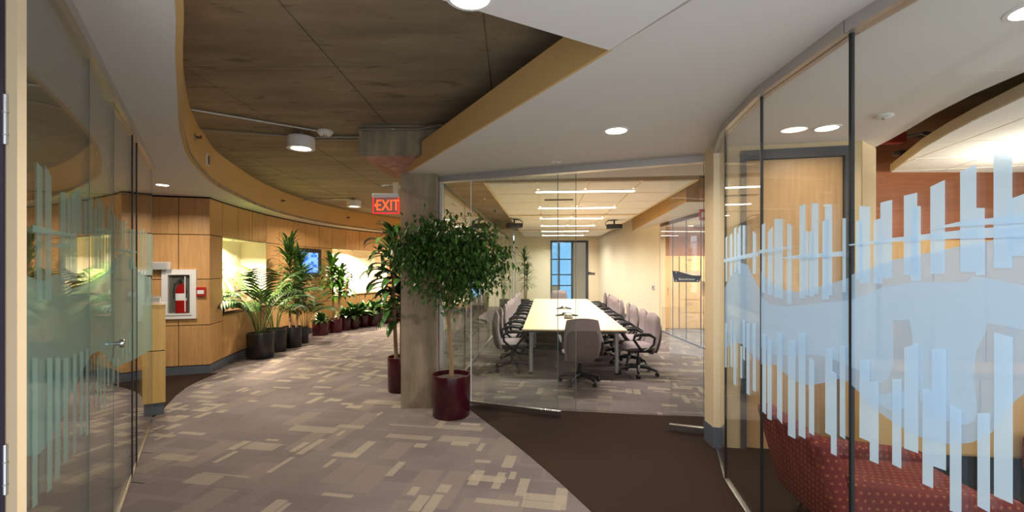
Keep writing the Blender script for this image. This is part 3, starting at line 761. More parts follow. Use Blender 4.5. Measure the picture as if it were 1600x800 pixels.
# ---- meeting room ceiling cloud (tiles in a grid)
cl0 = Vector((-0.39, 7.0)); CW, CL = 3.12, 12.4
cc = node('ceiling_cloud', (cl0.x, cl0.y, 0), math.atan2(-NX.x*0+AX.x*-1, AX.y), label='suspended cream tile ceiling over the meeting table')
MB().box(-0.02, -0.02, CLOUD+0.012, CW+0.02, CL, CLOUD+0.09).build('tray', 'grid_white', cc)
MB().box(-0.03, -0.045, CLOUD-0.005, CW+0.03, -0.02, CLOUD+0.11).build('edge_trim', 'cream_post', cc)
MB().box(-0.045, -0.045, CLOUD-0.005, -0.02, CL, CLOUD+0.11).build('edge_trim', 'cream_post', cc)
MB().box(CW+0.02, -0.045, CLOUD-0.005, CW+0.045, CL, CLOUD+0.11).build('edge_trim', 'cream_post', cc)
tw, tl = CW/4, 1.05
tm = MB().box(0.020, 0.020, -0.010, tw-0.020, tl-0.020, 0.012).mesh('ceiling_tile', 'tile_white')
yy = 0.0; rows = []
for k in range(12):
    if k in (4, 8): MB().box(0, yy, CLOUD-0.03, CW, yy+0.14, CLOUD+0.012).build('cross_rib', 'cream_post', cc); yy += 0.14
    if yy + tl > CL: break
    rows.append(yy)
    for c_ in range(4): link('ceiling_tile', tm, cc, (c_*tw, yy, CLOUD))
    yy += tl
ordn = ['first', 'second', 'third', 'fourth', 'fifth', 'sixth']
for i, Y in enumerate((7.77, 9.9, 12.0, 14.1, 16.2, 18.3)):
    c_ = cl0 + AX*(Y-7.0)
    fx = thing('linear_light', '%s linear light from the glass front in the meeting room ceiling' % ordn[i], 'ceiling light', (c_.x, c_.y, CLOUD), cc.rotation_euler.z, 'linear lights over the table')
    MB().box(0.72, -0.075, -0.022, 2.40, -0.058, 0.0).box(0.72, 0.058, -0.022, 2.40, 0.075, 0.0).box(0.72,-0.058,-0.022,0.74,0.058,0).box(2.38,-0.058,-0.022,2.40,0.058,0).build('housing', 'white_metal', fx)
    MB().box(0.74, -0.058, -0.03, 2.38, 0.058, -0.004).build('diffuser', 'tube_white', fx)
    area('tube', fx, (1.56, 0, -0.04), 1.6, P_TUBE, (1, 0.95, 0.87), shape='RECTANGLE', size_y=0.12)
c_ = cl0 + AX*1.75
vt = thing('air_vent', 'slotted supply air vent in the near tiles of the meeting room ceiling', 'air vent', (c_.x, c_.y, CLOUD-0.001), cc.rotation_euler.z)
MB().box(0.85, -0.13, -0.012, 1.45, 0.13, 0).build('frame', 'white_metal', vt)
for k in range(5): MB().box(0.88, -0.11+0.045*k, -0.017, 1.42, -0.095+0.045*k, -0.012).build('slat', 'duct', vt)

# ---- right room: door wall, cream return, orange wall, cloud
DW = lambda s_: (1.93+0.977*s_, 4.36-0.2135*s_)
dw = struct(MB().slabline(DW(0.0), DW(0.235), 0.10, 0, SOF).slabline(DW(0.235), DW(1.145), 0.10, 2.785, SOF).slabline(DW(1.145), DW(1.218), 0.10, 0, SOF).build('wall_door', 'tan_wall'), 'cream wall with the dark framed wooden door behind the right glass')
d3 = struct(MB().slabline(DW(0.225), DW(0.275), 0.13, 0.005, 2.79).slabline(DW(1.087), DW(1.15), 0.13, 0.005, 2.79).slabline(DW(0.275), DW(1.087), 0.13, 2.705, 2.79).build('door_3', 'dark_frame'), 'maple door in a dark frame behind the right glass')
MB().slabline(DW(0.28), DW(1.082), 0.05, 0.012, 2.70).build('leaf', 'door_wood', d3)
ang = math.atan2(-0.2135, 0.977)
hx = DW(0.36); MB().tube([(0,-0.03,0),(0,-0.08,0),(0.11,-0.08,0)], 0.011, 8).build('lever_handle', 'steel', d3, loc=(hx[0],hx[1],1.02), rot=(0,0,ang))
struct(MB().slabline((3.12,4.10), (3.45,4.36), 0.06, 0, SOF).slabline((3.45,4.36), (4.25,5.5), 0.06, 0, SLAB).build('wall_return', 'tan_wall'), 'narrow cream wall return beside the orange wall')
ow = struct(MB().box(4.15, 5.5, 2.02, 8, 5.6, SLAB).build('wall_orange', 'orange_wood'), 'orange brown wooden wall above lit cabinets')
for k in range(6):
    t_ = thing('wall_cabinet', '%s tall maple wall cabinet from the cream return, below the orange wall' % ordn[k], 'cabinet', (4.2+0.6*k, 5.5, 0), 0, 'cabinets under the orange wall')
    MB().box(0.0, -0.30, 0.1, 0.595, -0.005, 2.015).build('body', 'cabinet_wood', t_)
    for xa, xb in ((0.006,0.295), (0.30,0.589)):
        d_ = MB().box(xa, -0.32, 0.11, xb, -0.30, 2.0).build('door', 'cabinet_wood', t_)
        MB().tube([((0.26 if xa < .1 else 0.335),-0.32,0.95),((0.26 if xa < .1 else 0.335),-0.345,0.96),((0.26 if xa < .1 else 0.335),-0.345,1.1),((0.26 if xa < .1 else 0.335),-0.32,1.11)], 0.006, 6).build('handle', 'steel', d_)
RC = [(4.22,5.08),(3.93,4.55),(3.67,4.08),(3.46,3.62),(3.30,3.2),(3.17,2.8),(3.11,2.35),(3.14,1.9),(3.3,1.4),(3.6,0.95),(4.2,0.5),(7.9,0.5),(7.9,5.08)]
RZ = 2.76
rc = struct(MB().prism(RC, RZ+0.01, RZ+0.09).build('ceiling_cloud_right', 'cream_post'), 'curved white tile ceiling island in the right room')
tiles = MB()
big = [(3.0+0.0, 0)]
for i in range(-4, 12):
    for j in range(-1, 12):
        x0, y0 = 2.9+0.62*i, -0.1+0.62*j
        a_ = R(-14); rot = lambda p: (3.0+(p[0]-3.0)*math.cos(a_)-(p[1])*math.sin(a_), (p[0]-3.0)*math.sin(a_)+p[1]*math.cos(a_)+0.3)
        q = [rot(p) for p in ((x0+.009,y0+.009),(x0+.611,y0+.009),(x0+.611,y0+.611),(x0+.009,y0+.611))]
        cx_, cy_ = sum(p[0] for p in RC)/len(RC), sum(p[1] for p in RC)/len(RC)
        ins = [(p[0]+(cx_-p[0])*0.004, p[1]+(cy_-p[1])*0.004) for p in RC][::-1]
        ar = sum(ins[k][0]*ins[(k+1)%len(ins)][1]-ins[(k+1)%len(ins)][0]*ins[k][1] for k in range(len(ins)))
        if ar < 0: ins = ins[::-1]
        pol = clip(q, ins)
        if len(pol) >= 3: MB().prism(pol, RZ, RZ+0.011).build('ceiling_tile', 'tile_white', rc)
up_ = thing('uplight_pendant', 'hanging bowl uplight below the curved ceiling island', 'pendant lamp', (4.85, 3.75, 2.36))
MB().lathe([(0,0),(0.08,0.01),(0.17,0.05),(0.22,0.10),(0.215,0.10),(0.16,0.055),(0.07,0.018),(0,0.015)], 32).build('bowl', 'white_metal', up_, True)
MB().lathe([(0,0.03),(0.10,0.045),(0.10,0.05),(0,0.05)], 24).build('lens', 'troffer_white', up_)
for k in range(3):
    an = R(120*k); MB().tube([(0.21*math.cos(an),0.21*math.sin(an),0.10),(0,0,RZ-2.36)], 0.003, 5).build('cable', 'galv', up_)
area('bulb', up_, (0,0,0.11), 0.3, P_UP, (1, 0.95, 0.88), rot=(R(180),0,0), spread=178)
# services above the right room
dk = thing('air_duct', 'grey sheet metal duct above the curved ceiling island', 'duct', (4.55, 2.9, 2.95))
MB().rbox((0,0,0.15), (0.55,3.0,0.3), 0.01, 1).build('body', 'duct', dk, rot=(0,0,R(-16)))
for k in range(5):
    MB().box(-0.29,-0.02,-0.012,0.29,0.02,0.312).build('flange', 'duct', dk, loc=(math.sin(R(16))*(-1.3+0.65*k), math.cos(R(16))*(-1.3+0.65*k), 0), rot=(0,0,R(-16)))
for k, (y_, z_, lb) in enumerate(((4.75,3.12,'upper steel sprinkler pipe over the curved island'), (5.05,3.0,'lower steel sprinkler pipe over the curved island'))):
    pp = thing('service_pipe', lb, 'pipe', (5.4, y_, z_))
    MB().tube([(-1.05,0.16,0),(-0.6,0.10,0),(2.3,0.0,0)], 0.03, 10).build('pipe', 'galv', pp, True)
    for x_, yo in ((-0.95,0.14),(-0.75,0.11)): MB().tube([(x_-0.03,yo+0.01,0),(x_+0.03,yo,0)], 0.042, 10).build('coupling', 'dark_frame', pp, True)
jb = thing('junction_box', 'red fire alarm junction box above the curved ceiling island', 'junction box', (4.06, 4.85, 3.02))
MB().rbox((0,0,0.06), (0.2,0.12,0.12), 0.01, 2).build('box', 'red_paint', jb)
MB().tube([(0.1,0,0.06),(0.25,-0.05,0.09),(0.4,-0.08,0.02)], 0.008, 6).build('cable', 'pipe_white', jb)
# low credenza behind the lounge chairs
cr = thing('credenza', 'long maple front credenza with a black plinth in the right room', 'cabinet', (2.85, 3.62, 0), R(-8))
MB().box(0.0, 0.0, 0.24, 3.0, 0.42, 0.86).build('body', 'cabinet_wood', cr)
MB().box(0.01, 0.02, 0.005, 2.99, 0.41, 0.24).build('plinth', 'black_plastic', cr)
MB().box(-0.02, -0.02, 0.86, 3.02, 0.44, 0.89).build('top', 'cabinet_wood', cr)
for k in range(4): MB().box(0.02+0.745*k, -0.018, 0.26, 0.745*(k+1), 0.0, 0.84).build('door', 'cabinet_wood', cr)
struct(MB().box(7.9, 0.3, 2.2, 8.0, 5.6, SLAB).build('wall_far_right', 'cream'))

# ================================================================== FIXTURES
def downlight(x, y, z, r, label, power=P_DOWN, lit=True, group=None):
    t_ = thing('downlight', label, 'ceiling light', (x, y, z), 0, group)
    MB().lathe([(r*0.82,0.0),(r*0.82,-0.006),(r,-0.004),(r*1.02,0.0)], 32).build('trim_ring', 'white_metal', t_, True)
    MB().lathe([(0,-0.002),(r*0.82,-0.002),(r*0.82,-0.0005),(0,-0.0005)], 32).build('lens', 'lens_white' if lit else 'chrome', t_)
    if lit: area('bulb', t_, (0,0,-0.012), r*1.5, power, (1, 0.91, 0.79))
    return t_
downlight(0.864, 3.77, SOF, 0.105, 'round downlight in the white ceiling before the meeting room')
downlight(-0.17, 1.83, SOF-0.045, 0.10, 'round downlight cut by the top edge of the picture')
downlight(-4.8, 6.25, SOF, 0.09, 'small downlight in the left curved ceiling above the extinguisher')
downlight(2.56, 3.70, SOF, 0.10, 'round downlight with reflector inside the right glass room', 5)
downlight(0.6, 0.1, SOF-0.045, 0.10, 'added unseen fill downlight in the near ceiling panel over the viewer', P_DOWN*1.2)  # lamp added out of view to brighten the foreground
downlight(2.3, 2.0, SOF, 0.10, 'round downlight above the red lounge chair', 9)
for y_, n0 in ((11.5, 'nearest the cabinets'), (9.6, 'in the middle'), (7.4, 'farthest from the cabinets')):
    downlight(5.2, y_, 2.86, 0.10, 'downlight in the inner cabinet room, %s' % n0, 85)
def disc(name, x, y, z, r, h, label, cat):
    t_ = thing(name, label, cat, (x, y, z))
    MB().lathe([(r,0),(r,-h*0.4),(r*0.7,-h),(0,-h)], 24).build('cover', 'white_metal', t_, True)
    MB().lathe([(r*0.25,-h),(r*0.2,-h*1.5),(0,-h*1.5)], 12).build('sensor', 'galv', t_, True); return t_
disc('sprinkler', 0.468, 4.89, SOF, 0.06, 0.012, 'small round sprinkler cover before the meeting room glass', 'sprinkler')
disc('sprinkler', 2.78, 3.40, SOF, 0.06, 0.02, 'small round sprinkler cover inside the right glass room', 'sprinkler')
disc('smoke_detector', -2.19, 5.33, SLAB, 0.09, 0.05, 'round white smoke detector on the concrete ceiling', 'smoke detector')
def pendant(x, y, label, power):
    t_ = thing('cylinder_light', label, 'ceiling light', (x, y, SLAB), 0, 'drum lights on the concrete ceiling')
    MB().tube([(0,0,0),(0,0,-0.07)], 0.025, 10).build('stem', 'galv', t_, True)
    MB().lathe([(0.0,-0.06),(0.145,-0.06),(0.155,-0.07),(0.155,-0.20),(0.115,-0.20),(0.105,-0.185),(0.0,-0.185)], 32).build('drum', 'white_metal', t_, True)
    MB().lathe([(0,-0.19),(0.10,-0.19),(0.10,-0.187),(0,-0.187)], 24).build('lens', 'lens_white', t_)
    area('bulb', t_, (0,0,-0.205), 0.18, power, (1, 0.88, 0.70))
pendant(-2.49, 5.37, 'white drum light on the concrete ceiling left of the column', P_PEND)
pendant(-3.64, 10.5, 'smaller looking white drum light far along the concrete ceiling', P_PEND*1.6)
pendant(-2.6, 14.2, 'white drum light hidden far behind the concrete column', P_PEND*1.6)
def conduit(pts, r, label):
    t_ = thing('conduit', label, 'conduit', pts[0])
    o0 = Vector(pts[0]); MB().tube([Vector(p)-o0 for p in pts], r, 8).build('pipe', 'galv', t_, True)
    for p, q in zip(pts, pts[1:]):
        m_ = (Vector(p)+Vector(q))/2-o0; d = (Vector(q)-Vector(p)).normalized()*0.015
        MB().tube([m_-d, m_+d], r*1.45, 8).build('clip', 'galv', t_, True)
zc = SLAB-0.02
conduit([(-3.2,4.55,zc),(-2.25,5.25,zc)], 0.013, 'steel conduit running to the smoke detector')
conduit([(-3.55,5.2,zc),(-2.55,5.5,zc),(-1.72,5.5,zc)], 0.013, 'steel conduit running past the first drum light to the capital')
conduit([(-2.5,5.62,zc),(-1.72,5.62,zc)], 0.011, 'short steel conduit behind the first drum light')
conduit([(-1.74,5.3,zc-0.03),(-1.72,5.10,zc-0.03),(-1.60,5.09,zc-0.03),(-1.05,5.09,zc-0.03),(-0.75,4.95,zc-0.03)], 0.016, 'steel conduit bending around the top of the column capital')
conduit([(-4.85,10.6,zc),(-3.7,10.55,zc)], 0.013, 'dark conduit running to the far drum light')
conduit([(-1.60,5.6,2.70),(-1.42,5.55,2.71),(-1.36,5.5,2.66)], 0.012, 'short bent conduit at the top of the column')
# sidewall sprinklers and speaker on the curved fascia
def on_fascia(px, py, name, label):
    best = None
    for a, b in zip(FASs, FASs[1:]):
        k0, k1 = a[0]/a[1] if a[1] > 0.1 else 9, b[0]/b[1] if b[1] > 0.1 else 9
        k = (px-800)/F
        if a[1] > 2 and (k0-k)*(k1-k) <= 0 : best = (a, b); break
    a, b = best; d = (Vector(b)-Vector(a)); f = (k-a[0]/a[1])/((b[0]/b[1])-(a[0]/a[1])); p = Vector(a)+d*f
    z = EYE+(HOR-py)*p.y/F
    return thing(name, label, name.replace('_', ' '), (p.x, p.y, z), math.atan2(d.y, d.x))
for px, py, lb in ((304,214,'nearest brass sidewall sprinkler on the curved ochre fascia'), (440,314,'middle sidewall sprinkler on the curved ochre fascia'), (543,340,'farthest sidewall sprinkler on the curved ochre fascia')):
    s_ = on_fascia(px, py, 'sprinkler', lb)
    MB().tube([(0,0,0),(0,-0.012,0)], 0.035, 14).build('escutcheon', 'galv', s_, True)
    MB().tube([(0,-0.01,0),(0,-0.06,0)], 0.013, 8).build('nozzle', 'sill_dark', s_, True)
    MB().box(-0.03,-0.065,-0.004,0.03,-0.055,0.02).build('deflector', 'sill_dark', s_)
s_ = on_fascia(323, 250, 'wall_speaker', 'small grey square speaker on the curved ochre fascia')
MB().box(-0.05,-0.02,-0.07,0.05,0.0,0.07).build('plate', 'white_metal', s_); MB().box(-0.035,-0.026,-0.05,0.035,-0.02,0.05).build('grille', 'dark_frame', s_)

# exit signs
def exit_sign(x, y, zb, wd, ht, label, stem=True):
    t_ = thing('exit_sign', label, 'exit sign', (x, y, zb))
    MB().rbox((0,0,ht+0.02), (wd*1.02,0.07,0.045), 0.006, 2).build('housing', 'white_metal', t_)
    MB().box(-wd/2,-0.006,0,wd/2,0.006,ht).build('panel', 'exit_panel', t_)
    MB().box(-wd/2-0.004,-0.008,-0.006,wd/2+0.004,0.008,0.006).box(-wd/2-0.004,-0.008,0,-wd/2+0.006,0.008,ht).box(wd/2-0.006,-0.008,0,wd/2+0.004,0.008,ht).build('edge_light', 'exit_edge', t_)
    me = text_mesh('EXIT', ht*0.86, 0.001); me.materials.append(M['exit_red'])
    o = link('lettering', me, t_, (0.022*wd/0.31, -0.0085, ht*0.47), (R(90),0,0)); o.scale = (0.86, 1.15, 1)
    xs = -wd*0.40
    MB().add([(xs-0.018,-0.0085,ht*0.5),(xs+0.012,-0.0085,ht*0.5+0.028),(xs+0.012,-0.0085,ht*0.5+0.014),(xs-0.002,-0.0085,ht*0.5),(xs+0.012,-0.0085,ht*0.5-0.014),(xs+0.012,-0.0085,ht*0.5-0.028)],
             [(0,1,2,3),(0,3,4,5)]).build('arrow', 'exit_red', t_)
    return t_
ex = exit_sign(-1.49, 5.38, EYE+(HOR-333)*5.38/F, 0.30, 0.185, 'red lit exit sign hanging beside the concrete column')
MB().box(0.09,-0.03,0.225,0.145,0.03,0.36).build('bracket', 'cream_post', ex)
MB().box(0.10,0.03,0.30,0.152,0.12,0.34).build('bracket', 'cream_post', ex)
ex2 = exit_sign(-0.66, 14.6, EYE+(HOR-391)*14.6/F, 0.30, 0.185, 'distant red exit sign seen through the meeting room glass')
MB().tube([(0,0,0.23),(0,0,SLAB-(EYE+(HOR-391)*14.6/F))], 0.012, 8).build('stem', 'galv', ex2)

# wooden pillar at the end of the left glass
pl = thing('wooden_pillar', 'short square maple pillar at the end of the left glass wall', 'pillar', (-4.13, 5.30, 0), R(38))
MB().box(-0.062,-0.062,0.0,0.062,0.062,0.14).build('base', 'base_grey', pl)
MB().box(-0.075,-0.075,0.14,0.075,0.075,0.735).build('panel', 'post_wood', pl)
MB().box(-0.075,-0.075,0.745,0.075,0.075,1.27).build('panel', 'post_wood', pl)
MB().box(-0.065,-0.065,0.73,0.065,0.065,0.75).build('joint', 'dark_gap', pl)
MB().box(-0.10,-0.10,1.275,0.10,0.10,1.29).build('glass_cap', 'acrylic', pl)
ch = thing('card_holder', 'small clear card holder on top of the maple pillar', 'card holder', (-4.13, 5.28, 1.29), R(10))
MB().box(-0.05,-0.03,0,0.05,0.03,0.012).box(-0.05,0.012,0.012,0.05,0.02,0.085).build('stand', 'acrylic', ch)
MB().box(-0.042,-0.006,0.012,0.042,0.010,0.06).build('cards', 'label_white', ch)

# things on the flat maple wall
WA = math.atan2(0.283, 0.959)
def on_flat(s_): return (-4.87-0.959*s_, 7.33-0.283*s_)
def flat_s(px):
    k = (px-800)/F; return (4.87+7.33*k)/(-0.959+0.283*k)
sc_ = flat_s(281); p = on_flat(sc_); kz = p[1]/F
fc = thing('extinguisher_cabinet', 'white framed fire extinguisher cabinet on the maple wall', 'cabinet', (p[0], p[1], EYE+(HOR-498)*kz), WA)
hw, hh = 0.235, 77*kz
MB().box(-hw,-0.035,0,-hw+0.085,0.0,hh).box(hw-0.085,-0.035,0,hw,0.0,hh).box(-hw+0.085,-0.035,0,hw-0.085,0.0,0.085).box(-hw+0.085,-0.035,hh-0.085,hw-0.085,0.0,hh).build('frame', 'white_metal', fc)
MB().box(-hw+0.06,-0.045,0.06,-hw+0.085,-0.035,hh-0.06).box(hw-0.085,-0.045,0.06,hw-0.06,-0.035,hh-0.06).box(-hw+0.085,-0.045,0.06,hw-0.085,-0.035,0.085).box(-hw+0.085,-0.045,hh-0.085,hw-0.085,-0.035,hh-0.06).build('inner_frame', 'white_metal', fc)
MB().box(-hw+0.08,-0.004,0.08,hw-0.08,-0.001,hh-0.08).build('back_panel', 'galv', fc)
MB().box(-hw+0.085,-0.030,0.085,hw-0.085,-0.027,hh-0.085).build('glass_pane', 'glass', fc)
MB().box(0.10,-0.052,hh*0.42,0.115,-0.045,hh*0.6).build('pull', 'steel', fc)
MB().box(0.075,-0.0335,0.11,0.09,-0.0315,hh-0.11).build('lettering_strip', 'label_white', fc)
fe = thing('fire_extinguisher', 'red fire extinguisher inside the white cabinet', 'fire extinguisher', (p[0]+0.283*0.016+0.03, p[1]-0.959*0.016, EYE+(HOR-489)*kz), WA)
def flat_(prof): return prof
for prof, nm, mt in (([(0,0),(0.075,0.0),(0.08,0.02),(0.08,0.36),(0.06,0.42),(0.028,0.45),(0.028,0.47),(0,0.47)], 'cylinder', 'extinguisher_red'), ([(0.0805,0.20),(0.0815,0.20),(0.0815,0.31),(0.0805,0.31)], 'label', 'label_white'), ([(0.02,0.47),(0.024,0.47),(0.024,0.52),(0,0.52)], 'valve', 'steel')):
    o = MB().lathe(prof, 20).build(nm, mt, fe, True); o.scale = (1, 0.12, 1)
MB().tube([(0.05,0,0.56),(-0.02,0,0.53),(-0.06,0,0.50)], 0.006, 6).tube([(0.0,0,0.5),(-0.09,0,0.47),(-0.105,0,0.35),(-0.10,0,0.22)], 0.006, 6).build('hose', 'black_plastic', fe, True)
p = on_flat(flat_s(315)); kz = p[1]/F
pu = thing('fire_alarm_pull', 'red fire alarm pull station right of the extinguisher cabinet', 'fire alarm', (p[0], p[1], EYE+(HOR-463)*kz), WA)
MB().rbox((0,-0.02,0.075), (0.13,0.04,0.15), 0.006, 2).build('body', 'red_paint', pu)
MB().box(-0.045,-0.05,0.04,0.045,-0.04,0.10).build('handle', 'label_white', pu)
p = on_flat(flat_s(253)); kz = p[1]/F
ac = thing('wall_tray', 'clear acrylic tray on the maple wall above the cabinet', 'tray', (p[0], p[1], EYE+(HOR-421)*kz), WA)
MB().box(-0.15,-0.10,0,0.15,0,0.01).box(-0.15,-0.10,0,0.15,-0.095,0.12).box(-0.15,-0.1,0,-0.145,0,0.12).box(0.145,-0.1,0,0.15,0,0.12).build('tray', 'acrylic', ac)
MB().box(-0.12,-0.085,0.012,0.08,-0.02,0.10).build('leaflets', 'galv', ac)
# monitor on the curved wall
mi = 6; a, b = FC[6][0], FC[7][1]; d = Vector(b)-Vector(a); mp = (Vector(a)+Vector(b))/2; kz = mp.y/F
mo = thing('wall_monitor', 'black wall monitor with a glowing blue screen behind the plants', 'monitor', (mp.x+0.03, mp.y, EYE+(HOR-433)*kz), math.atan2(d.y, d.x))
MB().rbox((0,-0.03,0.36), (1.16,0.06,0.73), 0.01, 2).build('bezel', 'black_plastic', mo)
MB().box(-0.47,-0.063,0.11,0.40,-0.060,0.62).build('screen', 'screen', mo)
MB().box(-0.2,0.0,0.25,0.2,0.02,0.5).build('bracket', 'dark_frame', mo)

# ================================================================== MEETING ROOM FURNITURE
T0 = Vector((0.97, 7.07)); TW, TLn = 1.62, 6.95
TA = math.atan2(AX.y, AX.x) - R(90)
tb = thing('conference_table', 'long maple conference table with grey tube legs', 'table', (T0.x, T0.y, 0), TA)
MB().rbox((0,TLn/2,0.722), (TW,TLn,0.026), 0.006, 2).build('tabletop', 'maple_table', tb)
MB().box(-TW/2+0.01,0.01,0.690,TW/2-0.01,TLn-0.01,0.709).build('edge_band', 'table_edge', tb)
for x_ in (-0.68, 0.68):
    for y_ in (0.22, 2.4, 4.55, 6.7):
        MB().tube([(x_,y_,0.025),(x_,y_,0.69)], 0.032, 16).build('leg', 'table_grey', tb, True)
        MB().lathe([(0.036,0.0),(0.036,0.02),(0.03,0.026),(0,0.026)], 14, (x_,y_,0.0)).build('foot', 'black_plastic', tb, True)
for x_ in (-0.66, 0.66): MB().box(x_-0.015,0.2,0.62,x_+0.015,TLn-0.2,0.685).build('rail', 'table_grey', tb)
def phone(y_, label, s_=1.0):
    c_ = T0 + AX*y_ + NX*(-0.03); t_ = thing('conference_phone', label, 'phone', (c_.x, c_.y, 0.736), TA)
    mb = MB()
    for k in range(3):
        an = R(90+120*k); mb.add([(0.03*math.cos(an+1.57),0.03*math.sin(an+1.57),0),(0.2*s_*math.cos(an-0.12),0.2*s_*math.sin(an-0.12),0),(0.2*s_*math.cos(an+0.12),0.2*s_*math.sin(an+0.12),0),
                (0.05*math.cos(an+1.57),0.05*math.sin(an+1.57),0.05),(0.19*s_*math.cos(an-0.1),0.19*s_*math.sin(an-0.1),0.022),(0.19*s_*math.cos(an+0.1),0.19*s_*math.sin(an+0.1),0.022),
                (0.05*math.cos(an-1.57),0.05*math.sin(an-1.57),0.05),(0.03*math.cos(an-1.57),0.03*math.sin(an-1.57),0)], [(7,1,4,6),(0,3,5,2),(1,2,5,4),(3,6,4,5),(0,2,1,7)])
    mb.build('body', 'black_plastic', t_)
    MB().lathe([(0.085*s_,0.0),(0.085*s_,0.03),(0.06*s_,0.062),(0.0,0.066)], 20).build('speaker', 'steel', t_, True)
phone(2.1, 'black three-armed conference phone nearer the front of the table', 1.25)
phone(3.6, 'black three-armed conference phone in the middle of the table', 1.0)
cu_ = T0 + AX*1.55 + NX*(-0.02)
cup = thing('table_microphone', 'small round grey microphone in front of the conference phone', 'microphone', (cu_.x, cu_.y, 0.736))
MB().lathe([(0.075,0),(0.085,0.02),(0.07,0.08),(0.03,0.10),(0,0.102)], 20).build('dome', 'galv', cup, True)
MB().lathe([(0.09,0),(0.09,0.008),(0.08,0.01)], 20).build('base_ring', 'black_plastic', cup, True)

def make_chair():
    t_ = thing('office_chair', 'x', 'chair', (0,0,0), 0, 'office chairs at the conference table')
    def seatf(c): return (c.x, c.z, c.y + 0.18*c.x*c.x - 0.5*max(0, c.z-0.14)**2*6)
    MB().pillow((0,0.02,0.45), 0.52, 0.50, 0.11, seatf, 9, 0.5, 4.0).build('seat', 'fabric_mauve', t_, True)
    MB().rbox((0,0.02,0.395), (0.40,0.38,0.03), 0.012, 2).build('seat_pan', 'black_plastic', t_, True)
    def backf(c):
        z = c.z/0.32; w = 1.0 - 0.07*max(0, z)**2 - 0.05*max(0, -z)**2
        return (c.x*w, c.y - 0.12*(c.z+0.3) + 0.40*c.x*c.x - 0.03*math.cos(z*2.2), c.z)
    MB().pillow((0,-0.20,0.655), 0.53, 0.65, 0.10, backf, 11, 0.36, 4.0).build('backrest', 'fabric_mauve', t_, True)
    MB().pillow((0,-0.235,0.60), 0.47, 0.50, 0.055, backf, 9, 0.36, 6.0).build('back_shell', 'shell_grey', t_, True)
    MB().tube([(0,-0.05,0.385),(0,-0.19,0.385),(0,-0.225,0.42)], 0.022, 8).build('back_strut', 'black_plastic', t_, True)
    for s_ in (-1, 1):
        x_ = 0.30*s_
        pts = [(0.20*s_,0.02,0.40),(0.285*s_,0.03,0.42),(x_,0.10,0.50),(x_,0.17,0.60),(x_,0.15,0.66),(x_,0.05,0.675),(x_,-0.08,0.67),(x_,-0.16,0.62),(x_,-0.14,0.52),(x_,-0.06,0.45),(0.285*s_,0.0,0.42)]
        MB().tube(pts, [0.018,0.02,0.02,0.022,0.026,0.028,0.026,0.022,0.02,0.02,0.018], 8).build('armrest', 'black_plastic', t_, True)
    MB().tube([(0,0,0.09),(0,0,0.25)], 0.03, 12).tube([(0,0,0.24),(0,0,0.39)], 0.018, 10).build('gas_column', 'black_plastic', t_, True)
    MB().rbox((0,-0.02,0.375), (0.16,0.22,0.04), 0.01, 2).build('mechanism', 'black_plastic', t_)
    MB().tube([(0.1,0.05,0.38),(0.27,0.06,0.375)], 0.006, 6).build('lever', 'black_plastic', t_)
    leg = MB().tube([(0.02,0,0.13),(0.15,0,0.125),(0.29,0,0.085)], [0.032,0.027,0.020], 8).mesh('base_leg', 'black_plastic', True)
    cas = MB().tube([(0.0,-0.024,0.03),(0.0,-0.005,0.03)], 0.03, 12).tube([(0.0,0.005,0.03),(0.0,0.024,0.03)], 0.03, 12).tube([(0,0,0.04),(0,0,0.085)], 0.008, 6).mesh('caster', 'black_plastic', True)
    for k in range(5):
        an = R(90+72*k); link('base_leg', leg, t_, None, (0,0,an)); link('caster', cas, t_, (0.30*math.cos(an),0.30*math.sin(an),0), (0,0,an+0.6))
    return t_
proto = make_chair(); first = True
def put_chair(c_, rz, label):
    global first
    o = proto if first else copy_tree(proto); first = False
    o.location = (c_.x, c_.y, 0); o.rotation_euler = (0,0,rz); o['label'] = label
nth = ['nearest', 'second', 'third', 'fourth', 'fifth', 'sixth', 'seventh', 'eighth', 'farthest']
for k in range(9):
    y_ = 0.28 + 0.76*k
    put_chair(T0 + AX*(y_+rnd.uniform(-.03,.03)) + NX*(TW/2+0.20+rnd.uniform(-.03,.03)), TA+R(90)+R(rnd.uniform(-14,10) if k else 8), 'mauve grey office chair, %s from the glass on the right side of the table' % nth[k])
    put_chair(T0 + AX*(y_+0.12+rnd.uniform(-.03,.03)) + NX*(-TW/2-0.20+rnd.uniform(-.03,.03)), TA-R(90)+R(rnd.uniform(-10,10)), 'mauve grey office chair, %s from the glass on the left side of the table' % nth[k])
put_chair(T0 + AX*(-0.36) + NX*0.06, TA+R(4), 'mauve grey office chair with its back to the glass at the near table end')
put_chair(T0 + AX*(TLn+0.35) + NX*(-0.02), TA+R(184), 'mauve grey office chair facing the camera at the far table end')

def projector(x, y, rz, label):
    t_ = thing('projector', label, 'projector', (x, y, CLOUD), rz)
    MB().lathe([(0.10,0),(0.10,-0.015),(0.03,-0.03),(0.02,-0.03)], 20).build('ceiling_plate', 'black_plastic', t_, True)
    MB().tube([(0,0,-0.02),(0,0,-0.13)], 0.022, 10).build('mount', 'black_plastic', t_, True)
    MB().rbox((0,0,-0.19), (0.42,0.32,0.12), 0.03, 3).build('body', 'black_plastic', t_, True)
    MB().tube([(0.08,-0.15,-0.19),(0.08,-0.19,-0.19)], 0.04, 16).build('lens', 'dark_frame', t_, True)
    MB().tube([(0,0.05,-0.02),(0.16,0.06,-0.03),(0.24,0.06,-0.09),(0.22,0.05,-0.17)], 0.012, 6).build('cable', 'black_plastic', t_, True)
c_ = cl0 + AX*5.1 + NX*0.06; projector(c_.x, c_.y, R(10), 'black ceiling projector at the left edge of the tile ceiling')
